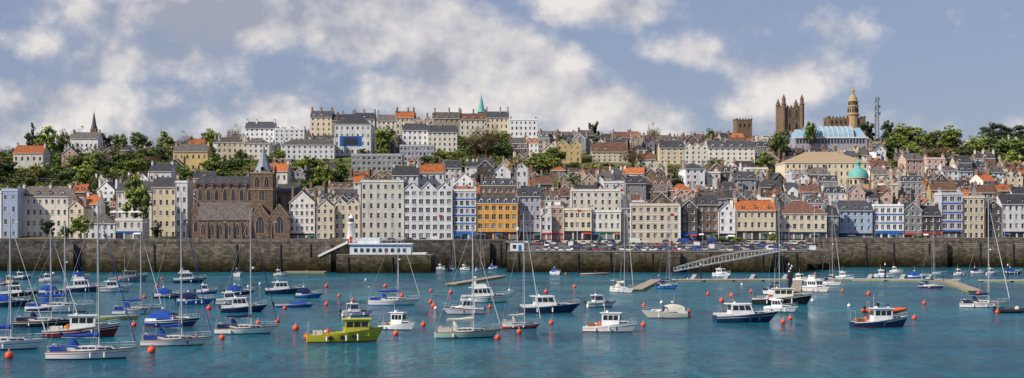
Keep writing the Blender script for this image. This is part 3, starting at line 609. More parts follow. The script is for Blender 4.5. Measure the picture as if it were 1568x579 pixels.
cars=[car(cp(n,c)) for n,c in (('white',(.75,.75,.75)),('white',(.75,.75,.75)),('silver',(.4,.41,.43)),('silver',()),('grey',(.13,.14,.15)),('black',(.02,.02,.025)),('red',(.45,.03,.03)),('blue',(.03,.09,.32)),('navy',(.02,.03,.1)))]
vans=[car(cp('white',()),True),car(cp('blue',()),True)]
def row(px0,px1,d,z,yw=math.pi/2,gap=2.6,p=.85):
    x=PX(px0,d)
    while x<PX(px1,d):
        if R.random()<p:
            if R.random()<.12: place(R.choice(vans),'parked_van',(x,d,z),yw+R.choice((0,math.pi))+R.gauss(0,.03))
            else: place(R.choice(cars),'parked_car',(x,d,z),yw+R.choice((0,math.pi))+R.gauss(0,.03))
        x+=gap*R.uniform(.95,1.15)
def cpz(d): return 7.1 if d<520 else 7.09+(d-519.9)*(10.4-7.09)/57.1+.01
row(812,1225,500,7.105,p=.6); 
for d in (514,527,540,552): row(800,1245,d,cpz(d)+.0,p=.65,gap=2.9)
row(700,1190,561,cpz(561),0,5.3,.6); row(560,700,558,10.25,0,5.5,.7); row(290,545,552,10.3,0,5.5,.6); row(1285,1560,571,10.02,0,5.4,.6); row(225,290,540,10.3,.3,6,.9)
shirt=[mat('cloth_'+n,c,.9,.1,2) for n,c in (('dark',(.03,.03,.04)),('blue',(.05,.12,.3)),('red',(.4,.05,.04)),('pale',(.5,.5,.48)))]
skin=mat('skin',(.5,.3,.2),.6,.05,2); hair=mat('hair',(.05,.03,.02),.8,.1,3)
def person(loc,yaw,sh,sit=False):
    V=[(0,0,.95),(0,0,1.2),(0,0,1.42),(0,0,1.52),(.2,0,1.4),(.27,.03,1.12),(.26,-.12,.88),(-.2,0,1.4),(-.27,.03,1.12),(-.26,-.12,.88),(.1,0,.9),(.11,-.02,.5),(.12,0,.06),(.12,-.16,.03),(-.1,0,.9),(-.12,.05,.5),(-.13,.08,.06),(-.13,-.08,.03)]
    if sit: V=[(x,y,z-.42) for x,y,z in V]; V[11]=(.14,-.45,.45);V[12]=(.14,-.45,.06);V[13]=(.14,-.6,.03);V[15]=(-.14,-.45,.45);V[16]=(-.14,-.45,.06);V[17]=(-.14,-.6,.03)
    E=[(0,1),(1,2),(2,3),(2,4),(4,5),(5,6),(2,7),(7,8),(8,9),(0,10),(10,11),(11,12),(12,13),(0,14),(14,15),(15,16),(16,17)]
    r=[.15,.14,.15,.06,.075,.05,.035,.075,.05,.035,.1,.075,.05,.04,.1,.075,.05,.04]
    me=bpy.data.meshes.new('person'); me.from_pydata(V,E,[]); me.materials.append(sh); o=place(me,'person',loc,yaw)
    md=o.modifiers.new('Skin','SKIN'); 
    for i,sv in enumerate(me.skin_vertices[0].data): sv.radius=(r[i],r[i]*.8 if i<3 else r[i])
    me.skin_vertices[0].data[0].use_root=True
    s=o.modifiers.new('Sub','SUBSURF'); s.levels=1; s.render_levels=1
    mb=MB(); dz=-.42 if sit else 0; mb.ball((0,-.01,1.63+dz),.1,skin,10,1.2); mb.ball((0,.02,1.67+dz),.105,hair,10,1.0); mb.ball((0,-.11,1.62+dz),.02,skin,6)
    h=mb.build('head',(0,0,0)); h.parent=o
    return o
for px,d in ((820,495),(838,495),(905,495),(1000,496),(1012,495),(1140,495),(300,497),(345,497),(352,497),(470,498),(590,486),(1300,564),(1420,564)):
    z=7.1 if 776<px<1236 else 10.25 if px<520 else 6. if px<660 else 10.02
    person((PX(px,d),d+1.2,z),R.uniform(0,6),R.choice(shirt))
for px in (178,190,205,214):
    mb=MB(); mb.cyl((0,0,0),(0,0,2.9),.05,.05,steel,6); mb.lathe(0,0,[(2.1,2.3),(1.1,2.75),(.05,3.1)],trim,8,False); mb.build('parasol',(PX(px,566),563,PZ(338,560)+.95))
# ---------------------------------------------------------------- trees
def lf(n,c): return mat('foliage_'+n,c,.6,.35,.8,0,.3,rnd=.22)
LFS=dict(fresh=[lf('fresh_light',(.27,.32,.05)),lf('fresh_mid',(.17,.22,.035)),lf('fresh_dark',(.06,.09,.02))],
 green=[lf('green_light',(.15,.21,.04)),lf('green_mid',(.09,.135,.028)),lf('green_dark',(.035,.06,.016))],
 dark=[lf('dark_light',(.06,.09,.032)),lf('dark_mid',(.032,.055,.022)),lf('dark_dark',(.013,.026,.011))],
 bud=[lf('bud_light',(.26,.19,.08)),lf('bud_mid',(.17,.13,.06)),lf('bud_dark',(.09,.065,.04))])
bark=mat('bark',(.1,.075,.055),.95,.3,2,.5)
def leaves(mb,c,r,n,leaf,ms,sz=.8):
    for _ in range(n):
        u=Vector((R.gauss(0,1),R.gauss(0,1),R.gauss(0,1))); u.normalize(); p=Vector(c)+Vector((u.x,u.y,u.z*sz))*r*R.uniform(.5,1.05)
        a=(u*1.1+Vector((R.gauss(0,1),R.gauss(0,1),R.gauss(0,1)))*.45).normalized(); b_=a.orthogonal().normalized(); s=leaf*R.uniform(.6,1.3)
        c2=a.cross(b_)
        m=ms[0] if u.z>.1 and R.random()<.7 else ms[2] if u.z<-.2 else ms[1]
        mb.poly([p-b_*s,p-c2*s*.6,p+b_*s,p+c2*s*.6],m)
def tree(kind,h,cr_,ch,ncl=38,npl=46,leaf=.32,flat=1.):
    mb=MB(); ms=LFS[kind]; zc=h-ch/2
    mb.cyl((0,0,-1),(0,0,h*.45),h*.035+.1,h*.02+.05,bark,7)
    for i in range(ncl):
        u=Vector((R.gauss(0,1),R.gauss(0,1),R.gauss(0,1))); u.normalize(); k=R.random()**.45*R.uniform(.75,1.08)
        c=Vector((u.x*cr_*k,u.y*cr_*k,zc+u.z*ch/2*k))
        if i%3==0: mb.cyl((0,0,h*.3+R.random()*h*.15),tuple(c),.13,.04,bark,5)
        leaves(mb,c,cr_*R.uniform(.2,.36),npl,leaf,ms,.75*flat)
    return mb.mesh(kind+'_tree')
TM=dict(fresh=[tree('fresh',9,4,6.5) for _ in range(3)],green=[tree('green',9,3.8,6.5) for _ in range(3)],dark=[tree('dark',9,3,7) for _ in range(2)],bud=[tree('bud',10,4.6,7.5,46,36,.2) for _ in range(2)])
def addtree(X,Y,s,kind,sx=1):
    place(R.choice(TM[kind]),'tree',(X,Y,tz(X,Y)-.4),R.uniform(0,6),(s*sx,s*sx,s))
for X,Y,h in treespots:
    k=R.choice(('fresh','fresh','green','green','green','dark','bud')); addtree(X,Y,h/9*R.uniform(.85,1.25),k,R.uniform(1.15,1.7))
def tp(px,d,ytop,ww,kind,zb=None):
    X=PX(px,d); z=(tz(X,d) if zb is None else zb)-.4; h=PZ(ytop,d)-z; me=R.choice(TM[kind]); base=10 if kind=='bud' else 9; crw=4.6 if kind=='bud' else 4
    s=h/base; sx=ww*d/F/2/(crw*1.1); place(me,'tree',(X,d,z),R.uniform(0,6),(sx,sx,s))
for a_ in ((208,575,264,58,'fresh',10.5),(124,552,330,40,'fresh',10.2),(72,553,332,30,'dark',10.2),(102,555,345,25,'green',10.2),(240,553,338,26,'dark',10.2),
 (72,850,192,46,'fresh'),(48,870,190,30,'dark'),(95,860,200,30,'fresh'),(120,900,196,40,'bud'),(160,930,200,40,'dark'),(215,930,200,40,'green'),(255,930,200,40,'fresh'),(285,930,203,36,'bud'),(185,900,203,36,'green'),
 (590,790,193,42,'fresh'),(745,775,188,66,'bud'),(728,780,200,40,'bud'),(1193,770,198,38,'green'),(1172,745,232,36,'fresh'),(1390,850,190,62,'fresh'),(1420,840,196,40,'green'),(1455,850,194,56,'fresh'),(1375,840,205,40,'fresh'),
 (1535,800,205,60,'green'),(1560,790,210,50,'green'),(1500,820,208,50,'fresh'),(910,900,182,26,'dark'),(360,870,192,34,'bud'),(322,880,198,40,'fresh'),(1000,900,190,30,'bud'),(1085,880,195,24,'green'),
 (520,700,246,34,'green'),(495,690,250,38,'fresh'),(1420,590,345,22,'dark',10.2),(1108,556,362,30,'green',9.3),(1130,556,363,26,'fresh',9.3),(1185,558,356,22,'fresh',9.5),(1240,840,185,28,'green'),(1328,930,182,40,'dark'),(1360,930,180,30,'dark'),
 (680,770,230,44,'fresh'),(655,765,236,30,'green'),(700,760,238,30,'green'),(790,740,235,34,'bud'),(812,735,240,34,'fresh'),(828,740,242,28,'green'),(110,790,225,50,'green'),(145,770,232,50,'fresh'),(190,780,228,50,'green'),(225,765,236,44,'bud'),(160,740,240,46,'dark'),(205,735,244,46,'fresh'),(250,740,244,36,'green'),(322,745,240,40,'fresh'),(350,735,246,34,'green'),(60,720,250,50,'fresh'),(20,720,256,40,'green'),(95,715,256,40,'green'),(320,905,196,30,'green'),(560,880,222,24,'green'),(1515,760,228,50,'green'),(1480,770,226,36,'dark'),(1555,750,230,46,'fresh'),(1350,780,226,40,'green'),(1400,790,222,36,'fresh'),
 (880,690,262,30,'green'),(985,720,250,28,'dark'),(1160,700,262,26,'fresh'),(930,760,250,26,'fresh'),(1070,690,268,24,'green'),(1440,700,262,30,'green'),(1500,690,268,34,'fresh'),(460,730,244,34,'fresh'),(420,740,244,30,'green'),
 (130,700,254,50,'fresh'),(170,690,260,46,'green'),(5,780,236,50,'green'),(40,680,264,44,'green'),(280,720,252,40,'green'),(300,800,222,44,'fresh'),(240,810,220,40,'green'),(390,700,254,34,'fresh'),(770,800,216,34,'green'),(720,730,238,36,'green'),(975,830,212,26,'fresh'),(1165,800,214,30,'green'),(1310,760,232,26,'fresh')):
    tp(*a_)
mb=MB()
for k in range(3):
    ox=k*7-7; h=15+R.uniform(-1,2); mb.cyl((ox,0,-2),(ox+R.uniform(-1,1),0,h-2),.5,.2,bark,7)
    for i in range(30):
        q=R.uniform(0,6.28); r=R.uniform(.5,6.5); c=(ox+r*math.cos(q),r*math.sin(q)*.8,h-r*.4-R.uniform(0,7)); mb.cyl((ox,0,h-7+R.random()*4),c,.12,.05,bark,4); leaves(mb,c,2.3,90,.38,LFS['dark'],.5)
X=PX(1540,860); mb.build('pine_tree',(X,860,tz(X,860)+2.),0,1.15)
def mass(name,zones,kinds):
    mb=MB()
    for (p0,p1,d0,d1,n,r0,r1) in zones:
        for _ in range(n):
            d=R.uniform(d0,d1); X=PX(R.uniform(p0,p1),d); 
            if blocked(X-1,X+1,d-1,d+1): continue
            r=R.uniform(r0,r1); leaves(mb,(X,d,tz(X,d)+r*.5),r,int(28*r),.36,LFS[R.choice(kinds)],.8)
    mb.build(name)
mass('hillside_bushes',[(-80,335,655,870,850,1.6,3.6),(335,545,645,765,260,1.3,3)],['green','fresh','fresh','dark','bud'])
mass('garden_shrubs',[(640,860,690,800,260,1.3,3),(560,1400,640,900,560,1,2.5),(1340,1700,740,900,280,1.5,3.2)],['green','fresh','green','dark','bud'])
mass('distant_tree_line',[(-120,420,905,990,210,2.5,4),(1340,1720,900,980,130,2.5,4.2),(820,1340,960,1000,60,2,3)],['green','dark','bud','fresh','dark'])
rw=mat('retaining_wall_stone',(.17,.14,.11),.95,.3,.6,.5,.1,brick=(.8,.4,.04,.5))
for p0,p1,d,hh in ((170,330,700,4),(480,640,690,6),(330,520,740,3.5),(0,170,720,3),(700,840,735,4),(1330,1560,770,4),(840,1010,735,4)):
    mb=MB(); xa_,xb_=PX(p0,d),PX(p1,d); n=10
    for i in range(n):
        a_=xa_+(xb_-xa_)*i/n; b_=xa_+(xb_-xa_)*(i+1)/n; z=min(tz(a_,d),tz(b_,d)); mb.box(a_,b_-.01,d,d+.6,z-3,z+hh*.6+.013*i,rw)
    mb.build('retaining_wall')
# ---------------------------------------------------------------- boats
gel=mat('gelcoat_white',(.78,.78,.76),.25,.06,1.5,0,.5); gelc=mat('gelcoat_cream',(.7,.66,.55),.3,.05,1.5,0,.5)
dk=mat('deck_grey',(.42,.42,.4),.6,.1,2); teak=mat('teak_deck',(.28,.18,.1),.7,.2,2)
anti=mat('antifoul_dark',(.02,.03,.06),.7,.2,2); antir=mat('antifoul_red',(.25,.04,.03),.7,.2,2)
canv=mat('canvas_blue',(.015,.06,.3),.9,.15,2); canvn=mat('canvas_navy',(.01,.02,.08),.9,.15,2); canvw=mat('canvas_cream',(.6,.56,.48),.9,.1,2)
alu=mat('mast_aluminium',(.5,.5,.49),.4,.06,1,0,.5,metal=.3); wood=mat('varnished_wood',(.25,.11,.04),.4,.2,2)
yel=mat('yellow_green_paint',(.5,.47,.04),.5,.15,1.2); lgreen=mat('pale_green_gelcoat',(.36,.5,.42),.35,.06,1); oran=mat('orange_tube',(.8,.13,.03),.5,.1,1.5); grey_=mat('workboat_grey',(.22,.25,.28),.5,.12,1)
tint=mat('tinted_glass',(.015,.02,.025),.08,.2,1,0,.6)
mar=mat('maroon_paint',(.16,.02,.025),.4,.12,1); rope=mat('rope',(.4,.35,.25),.9,.1,2); yellow_=mat('yellow_paint',(.7,.5,.03),.5,.1,1)
HC=dict(w=gel,c=gelc,n=navy,b=bluem,y=yel,g=lgreen,r=redm,m=mar,k=darkm,s=grey_,yy=yellow_,o=oran)
def hull(mb,L_,B,fs,fb,hm,boot,tr_,deck,tr=.72,rake=.1,bulw=.06,n=12,fine=.3,inner=None):
    inner=inner or deck
    def hb(t):
        if t<.42: b_=tr+(1-tr)*math.sin(t/.42*math.pi/2)
        else: b_=1-((t-.42)/.58)**2.3
        return max(b_,.012)*B/2
    def sh(t): return fs+(fb-fs)*t**1.7
    def pt(t,z,k):
        zs=sh(t); lz=max(0,min(1,z/zs)); fn=1-fine*max(0,t-.4)/.6*(1-lz); return (-L_/2+t*L_*(1-rake)+rake*L_*lz*t**3,hb(t)*k*fn,z)
    lv=[]
    for i in range(n+1):
        t=i/n; zs=sh(t); lv.append([pt(t,-.4,.45),pt(t,.0,.86),pt(t,.13,.9),pt(t,zs*.62,.965),pt(t,zs*.62+.07,.97),pt(t,zs-.13,.99),pt(t,zs,1.0)])
    stripe=R.choice((hm,navy,bluem,hm,redm)) if hm in (gel,gelc) else R.choice((hm,gel,hm))
    for s in (-1,1):
        F_=lambda p:(p[0],p[1]*s,p[2])
        for a_,b_,m in ((0,1,boot),(1,2,boot),(2,3,hm),(3,4,stripe),(4,5,hm),(5,6,tr_)):
            mb.rows([[F_(l[a_]) for l in lv],[F_(l[b_]) for l in lv]],m)
        ind=[(l[6][0]-(.0 if i<n else .08),max(0,l[6][1]-.09),l[6][2]) for i,l in enumerate(lv)]; dn=[(p[0],p[1],p[2]-bulw) for p in ind]
        mb.rows([[F_(l[6]) for l in lv],[F_(p) for p in ind]],tr_,smooth=False); mb.rows([[F_(p) for p in ind],[F_(p) for p in dn]],inner,smooth=False)
        mb.rows([[F_(p) for p in dn],[(p[0],0,p[2]+.03) for p in dn]],deck,smooth=False)
    l=lv[0]; mb.poly([(p[0],p[1],p[2]) for p in l]+[(p[0],-p[1],p[2]) for p in l[::-1]],hm)
    return sh,hb,lambda t:-L_/2+t*L_
def house(mb,x0,x1,wb,wf,z0,z1,rk_b,rk_f,ins,m,wins=(1,1,1),wv=(.45,.88),gl=None,ns=3,nf=2,top=None):
    gl=gl or tint
    b_=[(x0,wb,z0),(x0,-wb,z0),(x1,-wf,z0),(x1,wf,z0)]; t=[(x0+rk_b,wb-ins,z1),(x0+rk_b,-wb+ins,z1),(x1-rk_f,-wf+ins,z1),(x1-rk_f,wf-ins,z1)]
    faces=[(0,1),(1,2),(2,3),(3,0)]
    for i,j in faces: mb.poly([b_[i],b_[j],t[j],t[i]],m)
    mb.poly(t,top or m)
    for fi,(i,j) in enumerate(faces):
        q=[b_[i],b_[j],t[j],t[i]]
        n=(ns if fi in(1,3) else nf)
        if (fi==0 and not wins[0]) or (fi in(1,3) and not wins[1]) or (fi==2 and not wins[2]): continue
        for k in range(n): mb.panel(q,.06+k*.88/n+.02,.06+(k+1)*.88/n-.02,wv[0],wv[1],.02,gl)
    return t
def rail(mb,xf,hb,sh,t0,t1,hh=.6,n=6,m=None):
    m=m or steel
    for s in (-1,1):
        pr=None
        for i in range(n+1):
            t=t0+(t1-t0)*i/n; b_=(xf(t),s*max(0,hb(t)-.1),sh(t)); tp_=(b_[0],b_[1],b_[2]+hh); mb.cyl(b_,tp_,.018,.018,m,4,False)
            if pr: mb.cyl(pr,tp_,.02,.02,m,4,False); mb.cyl((pr[0],pr[1],pr[2]-hh/2),(tp_[0],tp_[1],tp_[2]-hh/2),.012,.012,m,4,False)
            pr=tp_
def outboard(mb,x,z):
    mb.frus((x-.45,x-.05,-.17,.17),(x-.38,x-.08,-.13,.13),z+.2,z+.65,darkm); mb.box(x-.32,x-.14,-.07,.07,-.4,z+.2,darkm)
def fenders(mb,xf,hb,sh,L_):
    for t in (.25,.5,.65):
        for s in (-1,1):
            if R.random()<.6: x,y=xf(t),s*(hb(t)+.12); mb.cyl((x,y,.25),(x,y,sh(t)*.75),.13,.13,R.choice((gel,navy,gel)),6)
def yacht(L_,hc='w',cv=None,mh=None,hood=True):
    mb=MB(); B=L_*.32; cv=cv or canv; hm=HC[hc]; mh=mh or L_*1.25
    sh,hb,xf=hull(mb,L_,B,L_*.085+.05,L_*.115+.1,hm,R.choice((anti,anti,antir,bluem)),R.choice((gel,gel,teak,navy)) if hc!='m' else gel,R.choice((dk,dk,teak)),.62,.14,.06)
    z=sh(.45)-.05; hh=L_*.045
    house(mb,xf(.3),xf(.55),B*.31,B*.27,z,z+hh*1.15,.0,.0,.1,gel,(0,1,0),(.35,.8),ns=3); house(mb,xf(.55),xf(.76),B*.26,B*.13,z,z+hh,0,.5,.09,gel,(0,1,0),(.35,.75),ns=2)
    for s in (-1,1): mb.box(xf(.05),xf(.3),s*B*.27-.1,s*B*.27+.1,sh(.1)-.05,sh(.1)+.28,gel)
    mb.box(xf(.08),xf(.28),-B*.17,B*.17,sh(.1)-.04,sh(.1)+.0,teak)
    mb.cyl((xf(.1),0,sh(.1)),(xf(.1),0,sh(.1)+.75),.06,.05,gel,6); mb.lathe(xf(.1)-.05,0,[(.35,sh(.1)+.7),(.38,sh(.1)+.74),(.35,sh(.1)+.78)],steel,10)
    for k in range(3): mb.box(xf(.6+k*.06),xf(.6+k*.06)+.4,-.2,.2,z+hh-.02,z+hh+.06,tint)
    if hood:
        rows_=[]
        for i in range(5):
            x=xf(.26)+i*L_*.1/4; hgt=[.95,1.0,.85,.5,.12][i]; rows_.append([(x,B*.3*math.cos(q),z+hh*.8+hgt*math.sin(q)) for q in [k*math.pi/6 for k in range(7)]])
        mb.rows(rows_,cv)
        for s in (-1,1): mb.poly([(xf(.05),s*(hb(.1)-.08),sh(.1)),(xf(.24),s*(hb(.2)-.08),sh(.2)),(xf(.24),s*(hb(.2)-.08),sh(.2)+.55),(xf(.05),s*(hb(.1)-.08),sh(.1)+.55)],cv)
    if R.random()<.35:
        mb.box(xf(.03),xf(.22),-B*.3,B*.3,sh(.1)+1.9,sh(.1)+1.98,cv)
        for s in (-1,1):
            for t in (.04,.21): mb.cyl((xf(t),s*B*.28,sh(.1)),(xf(t),s*B*.28,sh(.1)+1.9),.02,.02,steel,4)
    xm=xf(.57); zt=z+hh; r=L_*.0085+.01
    mb.cyl((xm,0,zt-.1),(xm-.15,0,zt+mh),r,r*.75,alu,8); 
    mb.box(xm-.2,xm-.0,-.25,.25,zt+mh,zt+mh+.04,alu); mb.cyl((xm-.15,0,zt+mh),(xm-.15,0,zt+mh+.8),.015,.01,darkm,4)
    if R.random()<.5: mb.ball((xm+.25,0,zt+mh*.5),.22,gel,8,.7)
    bz=zt+.95; xb=xf(.16); mb.cyl((xm,0,bz),(xb,0,bz+.05),r*.8,r*.7,alu,6)
    n=7; rows_=[]
    for i in range(n+1):
        t=i/n; x=xm-.05+(xb+.2-xm)*t; rr=(.30-.16*t)*(L_/9); rows_.append([(x,rr*.55*math.cos(q),bz+.08+rr*.75+rr*math.sin(q)+.04*math.sin(t*9)) for q in [k*math.pi/3 for k in range(6)]])
    mb.rows(rows_,cv,True); mb.poly(rows_[0],cv); mb.poly(rows_[-1],cv)
    w=.017
    for f in (.38,.68):
        zz_=zt+mh*f; sp=B*.27*(1.1-f*.5)
        for s in (-1,1): mb.cyl((xm,0,zz_),(xm-.15,s*sp,zz_+.05),.035,.025,alu,4)
    for s in (-1,1):
        sp=B*.27*(1.1-.38*.5); p1=(xm-.15,s*sp,zt+mh*.38); sp2=B*.27*(1.1-.34); p2=(xm-.15,s*sp2,zt+mh*.68)
        mb.cyl((xm-.15,s*hb(.55)*.95,sh(.55)),p1,w,w,steel,4,False); mb.cyl(p1,p2,w,w,steel,4,False); mb.cyl(p2,(xm-.12,0,zt+mh*.97),w,w,steel,4,False)
        mb.cyl((xm-.5,s*hb(.52)*.95,sh(.5)),(xm,0,zt+mh*.38),w,w,steel,4,False)
    mb.cyl((xf(.97),0,sh(.97)+.2),(xm-.1,0,zt+mh*.96),w,w,steel,4,False)
    mb.cyl((xf(.965),0,sh(.97)+.7),(xm+.25,0,zt+mh*.86),.07,.03,R.choice((canvw,cv,gel)),6)
    mb.cyl((xf(.0),0,sh(0)+.1),(xm-.15,0,zt+mh*.99),w,w,steel,4,False)
    rail(mb,xf,hb,sh,.02,.97,.6,9); fenders(mb,xf,hb,sh,L_)
    if R.random()<.3: mb.cyl((xf(.02),B*.2,sh(0)),(xf(.02),B*.2,sh(0)+2.6),.03,.03,steel,4); mb.lathe(xf(.02),B*.2,[(.3,sh(0)+2.5),(.3,sh(0)+2.6)],gel,8)
    return mb
def cruiser(L_,hc='n',cv=None,style=0):
    mb=MB(); B=L_*.35; hm=HC[hc]
    sh,hb,xf=hull(mb,L_,B,L_*.09+.15,L_*.13+.35,hm,R.choice((anti,antir)),gel if hc!='w' else R.choice((gel,navy,bluem)),dk,.85,.16,.08,fine=.45)
    z=sh(.5)-.06; zr=z+1.05+L_*.055; 
    house(mb,xf(.5),xf(.84),B*.36,B*.12,z,z+.48,0,.7,.14,gel,(0,1,0),(.3,.75),ns=2)
    if style==0:
        house(mb,xf(.22),xf(.6),B*.37,B*.33,z-.25,zr,.1,.75,.14,gel,(1,1,1),(.5,.9),ns=3,nf=2); mb.frus((xf(.16),xf(.6)-.5,-B*.32,B*.32),(xf(.18),xf(.6)-.65,-B*.3,B*.3),zr,zr+.1,gel)
    elif style==1:
        house(mb,xf(.42),xf(.58),B*.35,B*.28,z+.3,z+.95,.35,.5,.1,tint,(0,0,0)); 
        rows_=[]
        for i in range(5):
            x=xf(.06)+i*(xf(.5)-xf(.06))/4; hgt=[.85,1.15,1.25,1.2,.95][i]; rows_.append([(x,B*.36*math.cos(q),z+.1+hgt*math.sin(q)**.6) for q in [k*math.pi/6 for k in range(7)]])
        mb.rows(rows_,cv or canv); mb.poly(rows_[0],cv or canv)
    else:
        house(mb,xf(.2),xf(.62),B*.38,B*.32,z-.2,zr,.1,.8,.12,gel,(1,1,1),(.45,.88),ns=4); mb.frus((xf(.14),xf(.55),-B*.34,B*.34),(xf(.16),xf(.54),-B*.33,B*.33),zr,zr+.12,gel)
        house(mb,xf(.2),xf(.48),B*.3,B*.26,zr+.12,zr+.75,.0,.3,.06,gel,(0,0,1),(.6,1.),nf=1); mb.box(xf(.22),xf(.27),-B*.25,B*.25,zr+.1,zr+1.3,gel)
    rail(mb,xf,hb,sh,.5,.98,.6,6); fenders(mb,xf,hb,sh,L_)
    for s in (-1,1): mb.box(xf(.01),xf(.22),s*B*.38-.12,s*B*.38+.12,sh(.1)-.06,sh(.1)+.3,gel)
    mb.box(xf(.0),xf(.2),-B*.3,B*.3,sh(.1)-.05,sh(.1)-.01,teak)
    mb.cyl((xf(.3),B*.15,zr),(xf(.28),B*.15,zr+1.8),.025,.012,gel,4); mb.cyl((xf(.3),-B*.1,zr+.1),(xf(.3),-B*.1,zr+.35),.22,.2,gel,8)
    if L_<8.5: outboard(mb,xf(0),.5)
    return mb
def fishing(L_,hc='w',hs='w',fwd=.62,mast_=2.2,inn=None):
    mb=MB(); B=L_*.37; hm=HC[hc]; hsm=HC[hs]
    sh,hb,xf=hull(mb,L_,B,L_*.085+.1,L_*.16+.3,hm,R.choice((anti,antir)),R.choice((gel,hsm)),dk,.82,.1,.35,fine=.35,inner=hsm)
    z=sh(.3)-.33; w=B*.3; zr=z+2.1; x0=xf(fwd-.27); x1=xf(fwd+.05)
    house(mb,x0,x1,w,w*.95,z,zr,.03,-.12,.06,hsm,(1,1,1),(.55,.88),ns=3,nf=3); mb.box(x0-.25,x1+.35,-w-.1,w+.1,zr,zr+.1,hsm)
    house(mb,x1-.01,xf(.88),w*.95,w*.35,sh(.7)-.4,sh(.8)+.3,0,.3,.08,hsm,(0,1,0),(.5,.85),ns=2)
    mb.cyl((x0+.3,0,zr),(x0+.3,0,zr+mast_),.05,.035,alu,5); mb.cyl((x0+.3,-.5,zr+mast_*.7),(x0+.3,.5,zr+mast_*.7),.025,.025,alu,4); mb.box(x0+.5,x0+.8,-.35,.35,zr+.1,zr+.35,gel)
    mb.box(xf(.08),xf(.2),-B*.2,B*.1,z,z+.7,R.choice((wood,gelc,bluem,grey_))); mb.cyl((xf(.28),B*.28,z),(xf(.28),B*.28,z+.9),.16,.16,oran,8); mb.cyl((xf(.02),-B*.3,sh(0)),(xf(.02),-B*.3,sh(0)+1.6),.03,.03,alu,4); mb.cyl((xf(.02),B*.3,sh(0)),(xf(.02),B*.3,sh(0)+1.6),.03,.03,alu,4); mb.cyl((xf(.02),-B*.3,sh(0)+1.6),(xf(.02),B*.3,sh(0)+1.6),.03,.03,alu,4)
    for k in range(4): mb.ball((xf(.1+k*.05),B*.3,z+.5),.2,R.choice((oran,yellow_,gel)),8)
    for t in (.3,.45,.6):
        if hc in 'yk': mb.cyl((xf(t),-hb(t)-.16,sh(t)*.55),(xf(t),-hb(t)-.02,sh(t)*.55),.28,.28,blackr,10)
    rail(mb,xf,hb,sh,.6,.98,.5,5); fenders(mb,xf,hb,sh,L_)
    if L_<7.5: outboard(mb,xf(0),.5)
    return mb
def dinghy(L_,hc='w',cv=None):
    mb=MB(); B=L_*.38; sh,hb,xf=hull(mb,L_,B,.5,.75,HC[hc],HC[hc],R.choice((gel,wood)),dk,.75,.08,.3,fine=.3)
    for t in (.2,.45,.7): mb.box(xf(t)-.14,xf(t)+.14,-hb(t)+.1,hb(t)-.1,sh(t)-.2,sh(t)-.14,wood)
    if cv: mb.frus((xf(.35),xf(.85),-B*.38,B*.38),(xf(.45),xf(.75),-B*.1,B*.1),sh(.5)-.05,sh(.5)+.4,cv)
    outboard(mb,xf(0),.35); return mb
def rib(L_,tube,dark=darkm):
    mb=MB(); r=.3; w=L_*.17; P_=[(-L_/2,-w),(-L_*.1,-w-.05),(L_*.2,-w*.9),(L_*.38,-w*.5),(L_*.46,0),(L_*.38,w*.5),(L_*.2,w*.9),(-L_*.1,w+.05),(-L_/2,w)]
    for p,q in zip(P_,P_[1:]): mb.cyl((p[0],p[1],.35+.25*max(0,p[0]/L_*2)),(q[0],q[1],.35+.25*max(0,q[0]/L_*2)),r,r,tube,10); mb.ball((q[0],q[1],.35+.25*max(0,q[0]/L_*2)),r,tube,8)
    mb.box(-L_/2,L_*.25,-w,w,-.1,.2,dark); mb.frus((-.1,.6,-.4,.4),(.1,.45,-.35,.35),.2,1.15,gel); mb.box(.38,.42,-.35,.35,1.15,1.45,tint); mb.box(-1,-.3,-.35,.35,.2,.75,dark)
    for s in (-.5,.5): mb.cyl((-L_/2+.5,s,.3),(-L_/2+.5,s,1.9),.03,.03,steel,5)
    mb.cyl((-L_/2+.5,-.5,1.9),(-L_/2+.5,.5,1.9),.03,.03,steel,5); outboard(mb,-L_/2+.1,.5); return mb
NM=dict(Y='sailing_yacht',C='motor_cruiser',S='cabin_motorboat',B='flybridge_motor_yacht',F='fishing_boat',D='rowing_dinghy',R='inflatable_boat')
def boat(x0,x1,y,t,hc='w',yaw=None,mast_top=None,cv=None,hs='w',**k):
    d=PD(y); yaw=R.uniform(-22,22) if yaw is None else yaw; ya=math.radians(yaw); app=(x1-x0)*d/F
    L_=app/(abs(math.cos(ya))+.3*abs(math.sin(ya)));
    mh=None
    if t=='Y':
        if mast_top: mh=PZ(mast_top,d)-L_*.16-.3
        mb=yacht(L_,hc,cv,mh,**k)
    elif t=='C': mb=cruiser(L_,hc,cv,0)
    elif t=='S': mb=cruiser(L_,hc,cv,1)
    elif t=='B': mb=cruiser(L_,hc,cv,2)
    elif t=='F': mb=fishing(L_,hc,hs,**k)
    elif t=='D': mb=dinghy(L_,hc,cv)
    else: mb=rib(L_,HC[hc])
    return mb.build(NM[t],(PX((x0+x1)/2,d),d,0),ya)
